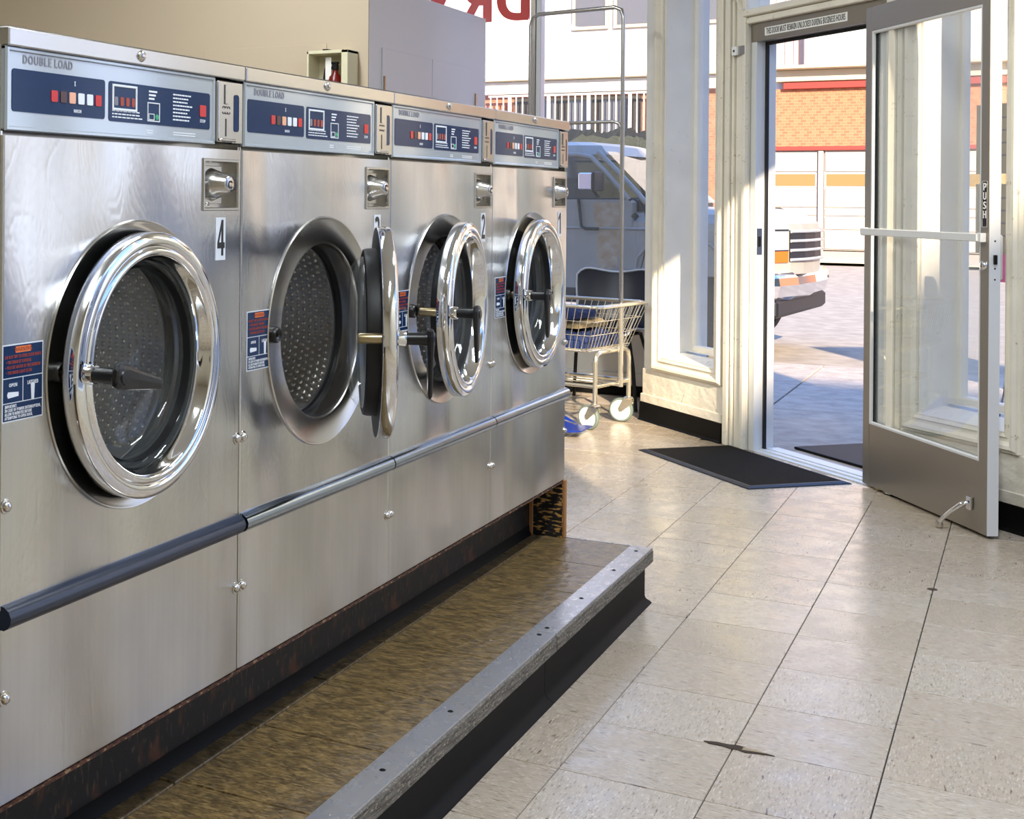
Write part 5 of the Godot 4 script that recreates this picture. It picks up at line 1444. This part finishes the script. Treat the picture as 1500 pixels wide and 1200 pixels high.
	put("turn_signal", ring.call(0.735, 0.825, 0.014, 1, 3), mats.amber, o, at(0, Y0, 0))
	# grille
	var gr = put("grille", Geo.new().loft([[0.74, [Vector2(0.016, -0.42), Vector2(0.072, -0.68), Vector2(0.087, -0.96), Vector2(0.072, -1.24), Vector2(0.016, -1.50), Vector2(-0.1, -1.50), Vector2(-0.1, -0.42)]], [0.99, [Vector2(0.016, -0.42), Vector2(0.072, -0.68), Vector2(0.087, -0.96), Vector2(0.072, -1.24), Vector2(0.016, -1.50), Vector2(-0.1, -1.50), Vector2(-0.1, -0.42)]]]), mats.truck_trim, o, at(0, Y0, 0))
	for y in [0.755, 0.83, 0.905, 0.98]:
		put("grille_bar", Geo.new().tube([Vector3(0.022, y, -0.42), Vector3(0.080, y, -0.68), Vector3(0.096, y, -0.96), Vector3(0.080, y, -1.24), Vector3(0.022, y, -1.50)], 0.014, 6), mats.lamp_white, gr)
	# chrome bumper
	var bp = func(d): return [Vector2(-0.45, 0.03 - d), Vector2(-0.16, 0.035 - d), Vector2(0.02 - d, -0.10), Vector2(0.08 - d, -0.45), Vector2(0.10 - d, -0.96), Vector2(0.08 - d, -1.47), Vector2(0.02 - d, -1.82), Vector2(-0.12, -1.95 + d), Vector2(-0.45, -1.95 + d)]
	put("bumper", Geo.new().loft([[0.44, bp.call(0.06)], [0.47, bp.call(0.02)], [0.56, bp.call(0.0)], [0.62, bp.call(0.01)], [0.655, bp.call(0.05)]]), mats.chrome, o, at(0, Y0, 0))
	put("valance", Geo.new().span(-0.45, 0.0, 0.30, 0.45, -1.8, -0.10, 0.03, at(0, Y0, 0)), mats.truck_trim, o)
	for q in [[-0.73, 0.0], [-4.17, 0.0]]:
		for z in [-0.03, -1.65]:
			var w = put("wheel", Geo.new().lathe([Vector2(0.20, -0.11), Vector2(0.33, -0.115), Vector2(0.365, -0.085), Vector2(0.37, 0.0), Vector2(0.365, 0.085), Vector2(0.33, 0.115), Vector2(0.20, 0.11)], 32, at(q[0], 0.37, z - 0.12)), mats.tyre, o)
			put("rim", Geo.new().lathe([Vector2(0.0, 0.05), Vector2(0.05, 0.06), Vector2(0.07, 0.03), Vector2(0.16, 0.02), Vector2(0.20, 0.10), Vector2(0.21, 0.11)], 24, at(q[0], 0.37, z - 0.12)), mats.satin, w)
	# greenhouse
	put("roof", Geo.new().loft([[1.60, [Vector2(-2.60, -0.10), Vector2(-1.72, -0.10), Vector2(-1.55, -0.2), Vector2(-1.5, -0.96), Vector2(-1.55, -1.72), Vector2(-1.72, -1.82), Vector2(-2.60, -1.82)]], [1.68, [Vector2(-2.56, -0.14), Vector2(-1.76, -0.14), Vector2(-1.62, -0.24), Vector2(-1.57, -0.96), Vector2(-1.62, -1.68), Vector2(-1.76, -1.78), Vector2(-2.56, -1.78)]], [1.715, [Vector2(-2.45, -0.26), Vector2(-1.86, -0.26), Vector2(-1.76, -0.36), Vector2(-1.72, -0.96), Vector2(-1.76, -1.56), Vector2(-1.86, -1.66), Vector2(-2.45, -1.66)]]]), mats.truck_paint, o, at(0.14, Y0, 0))
	for s in [[-0.02, -0.11], [-1.90, -1.81]]:
		put("pillar", Geo.new().tube([Vector3(-1.16, 1.20, s[0]), Vector3(-1.38, 1.42, (s[0] + s[1]) / 2), Vector3(-1.60, 1.62, s[1])], 0.024, 8), mats.truck_paint, o, at(0.14, Y0, 0))
		put("pillar", Geo.new().tube([Vector3(-2.52, 1.20, s[0] - 0.01), Vector3(-2.52, 1.62, s[1])], 0.06, 8), mats.truck_paint, o, at(0.14, Y0, 0))
		put("window_frame", Geo.new().tube([Vector3(-1.30, 1.22, s[0]), Vector3(-1.52, 1.46, (s[0] + s[1]) / 2), Vector3(-1.66, 1.575, s[1]), Vector3(-1.78, 1.60, s[1]), Vector3(-2.48, 1.60, s[1])], 0.022, 8), mats.truck_paint, o, at(0.14, Y0, 0))
		put("window_glass", Geo.new().quad(Vector3(-1.26, 1.21, s[0]), Vector3(-2.5, 1.21, s[0]), Vector3(-2.5, 1.60, s[1]), Vector3(-1.66, 1.60, s[1])), mats.truck_glass, o, at(0.14, Y0, 0))
		put("window_weatherstrip", Geo.new().tube([Vector3(-1.28, 1.228, s[0]), Vector3(-2.5, 1.225, s[0])], 0.010, 6), mats.truck_trim, o, at(0.14, Y0, 0))
	put("windshield", Geo.new().quad(Vector3(-1.10, 1.20, -0.10), Vector3(-1.10, 1.20, -1.82), Vector3(-1.56, 1.63, -1.72), Vector3(-1.56, 1.63, -0.2)), mats.truck_glass, o, at(0.14, Y0, 0))
	put("seat", Geo.new().span(-2.42, -2.22, 0.95, 1.42, -1.75, -0.15, 0.06, at(0.14, Y0, 0)), mats.truck_seat, o)
	put("headrest", Geo.new().span(-2.36, -2.27, 1.40, 1.56, -0.62, -0.36, 0.04, at(0.14, Y0, 0)), mats.truck_seat, o)
	put("dashboard", Geo.new().span(-1.45, -1.12, 1.1, 1.24, -1.8, -0.12, 0.04, at(0.14, Y0, 0)), mats.truck_trim, o)
	put("steering_wheel", Geo.new().lathe([Vector2(0.17, -0.012), Vector2(0.185, 0.0), Vector2(0.17, 0.012), Vector2(0.155, 0.0), Vector2(0.17, -0.012)], 24, Transform3D(Basis(Vector3.UP, -PI / 2).rotated(Vector3(0, 0, 1), 0.5), Vector3(-1.44, 1.26 + Y0, -1.4))), mats.truck_trim, o)
	# towing mirror on a bracket
	var mr = put("mirror", Geo.new().span(-1.62, -1.50, 1.30, 1.44, 0.10, 0.30, 0.012, at(0.14, Y0, 0)), mats.chrome, o)
	put("mirror_back", Geo.new().span(-1.50, -1.47, 1.29, 1.45, 0.09, 0.31, 0.012, at(0.14, Y0, 0)), mats.truck_trim, mr)
	put("mirror_arm", Geo.new().tube([Vector3(-1.55, 1.25, 0.01), Vector3(-1.53, 1.27, 0.12), Vector3(-1.53, 1.30, 0.18)], 0.014, 8).tube([Vector3(-1.72, 1.22, 0.02), Vector3(-1.68, 1.0, 0.05), Vector3(-1.64, 0.98, 0.06), Vector3(-1.54, 0.98, 0.02)], 0.014, 8), mats.truck_trim, mr, at(0.14, Y0, 0))
	put("emblem", Geo.new().prism([Vector2(-0.035, 0.0), Vector2(0.0, 0.03), Vector2(0.035, 0.0), Vector2(0.0, -0.04)], 0.0, 0.006, at(-1.10, 1.09 + Y0, 0.002)), mats.truck_trim, o)

# ---------------------------------------------------------------- small things
func build_details():
	var C = corner()
	# red window lettering, made to be read from the street
	var w = thing("window_lettering", "red mirrored DRY lettering high on the front window", "sign", Transform3D(Basis(Vector3.UP, PI), Vector3(-2.03, 2.40, -5.73)))
	var x = 0.0
	for i in 3:
		var c = "DRY"[i]
		var m = lettering(c, 0.30, 0.003)
		var bb = m.get_aabb()
		put("letter", m, mats.sign_red, w, at(x - bb.position.x, -bb.position.y, 0.0))
		x += bb.size.x + 0.035
	# closer bracket and loose cable beside the door
	var br = thing("door_closer_bracket", "small metal bracket plate on the pilaster beside the door header", "bracket", C * at(-3.19, 1.965, WF + 0.018))
	put("plate", Geo.new().span(-0.055, 0.045, -0.022, 0.022, 0.0, 0.006, 0.002), mats.satin, br)
	put("box", Geo.new().span(-0.045, -0.005, -0.022, 0.022, 0.004, 0.016, 0.002), mats.wheel_white, br)
	put("hole", Geo.new().lathe([Vector2(0.0, 0.0005), Vector2(0.007, 0.0005), Vector2(0.007, 0.0)], 12, at(-0.025, 0, 0.016)), mats.mark_black, br)
	var k = C * Vector3(-3.22, 2.36, WF + 0.03)
	tag(put("cable", Geo.new().tube([C * Vector3(-3.215, 2.60, WF + 0.028), C * Vector3(-3.222, 2.36, WF + 0.030), C * Vector3(-3.205, 2.24, WF + 0.034), C * Vector3(-3.165, 2.165, WF + 0.036), C * Vector3(-3.145, 2.168, WF + 0.034)], 0.0035, 6), mats.worn_paint), "thin painted cable looping down beside the transom", "cable")
	var hs = thing("magnetic_sensor", "small white sensor with dangling wire at the transom corner", "sensor", C * at(-3.12, 2.29, WF + 0.004))
	put("body", Geo.new().span(-0.02, 0.02, -0.05, 0.03, 0.0, 0.02, 0.004), mats.wheel_white, hs)
	put("wire", Geo.new().tube([Vector3(0, 0.03, 0.01), Vector3(-0.03, 0.08, 0.012), Vector3(-0.02, 0.16, 0.012)], 0.004, 6), mats.black_rubber, hs)
	# sheets taped to the recessed window behind the door
	for q in [["notice", "grey notice sheet taped to the window behind the door", -1.80, 1.48, 0.2, 0.28, "paper_grey"], ["notice", "second grey notice sheet below the first on that window", -1.80, 1.16, 0.2, 0.28, "paper_grey"], ["flyer", "pink flyer low on the window behind the door", -1.70, 0.97, 0.15, 0.12, "paper_pink"]]:
		var o = tag(put(q[0], Geo.new().span(-q[4] / 2, q[4] / 2, -q[5] / 2, q[5] / 2, 0, 0.001), mats[q[6]], null, C * at(q[2], q[3], -2.846)), q[1], "paper", "sheets on the window behind the door")
		if q[6] == "paper_grey":
			for i in 4: put("print_line", Geo.new().span(-0.08, 0.08 - 0.02 * (i % 2), 0.08 - i * 0.05, 0.088 - i * 0.05, 0.001, 0.0013), mats.mark_grey, o)
	# power strike box and bentwood chair back glimpsed behind the door edge
	var sb = thing("alarm_box", "small white box on the wall behind the door edge", "box", C * at(-1.535, 1.02, WF + 0.034))
	put("cover", Geo.new().span(-0.03, 0.03, -0.085, 0.085, 0.0, 0.05, 0.006), mats.wheel_white, sb)
	put("button", Geo.new().span(-0.012, 0.012, 0.0, 0.02, 0.05, 0.054, 0.002), mats.mark_grey, sb)
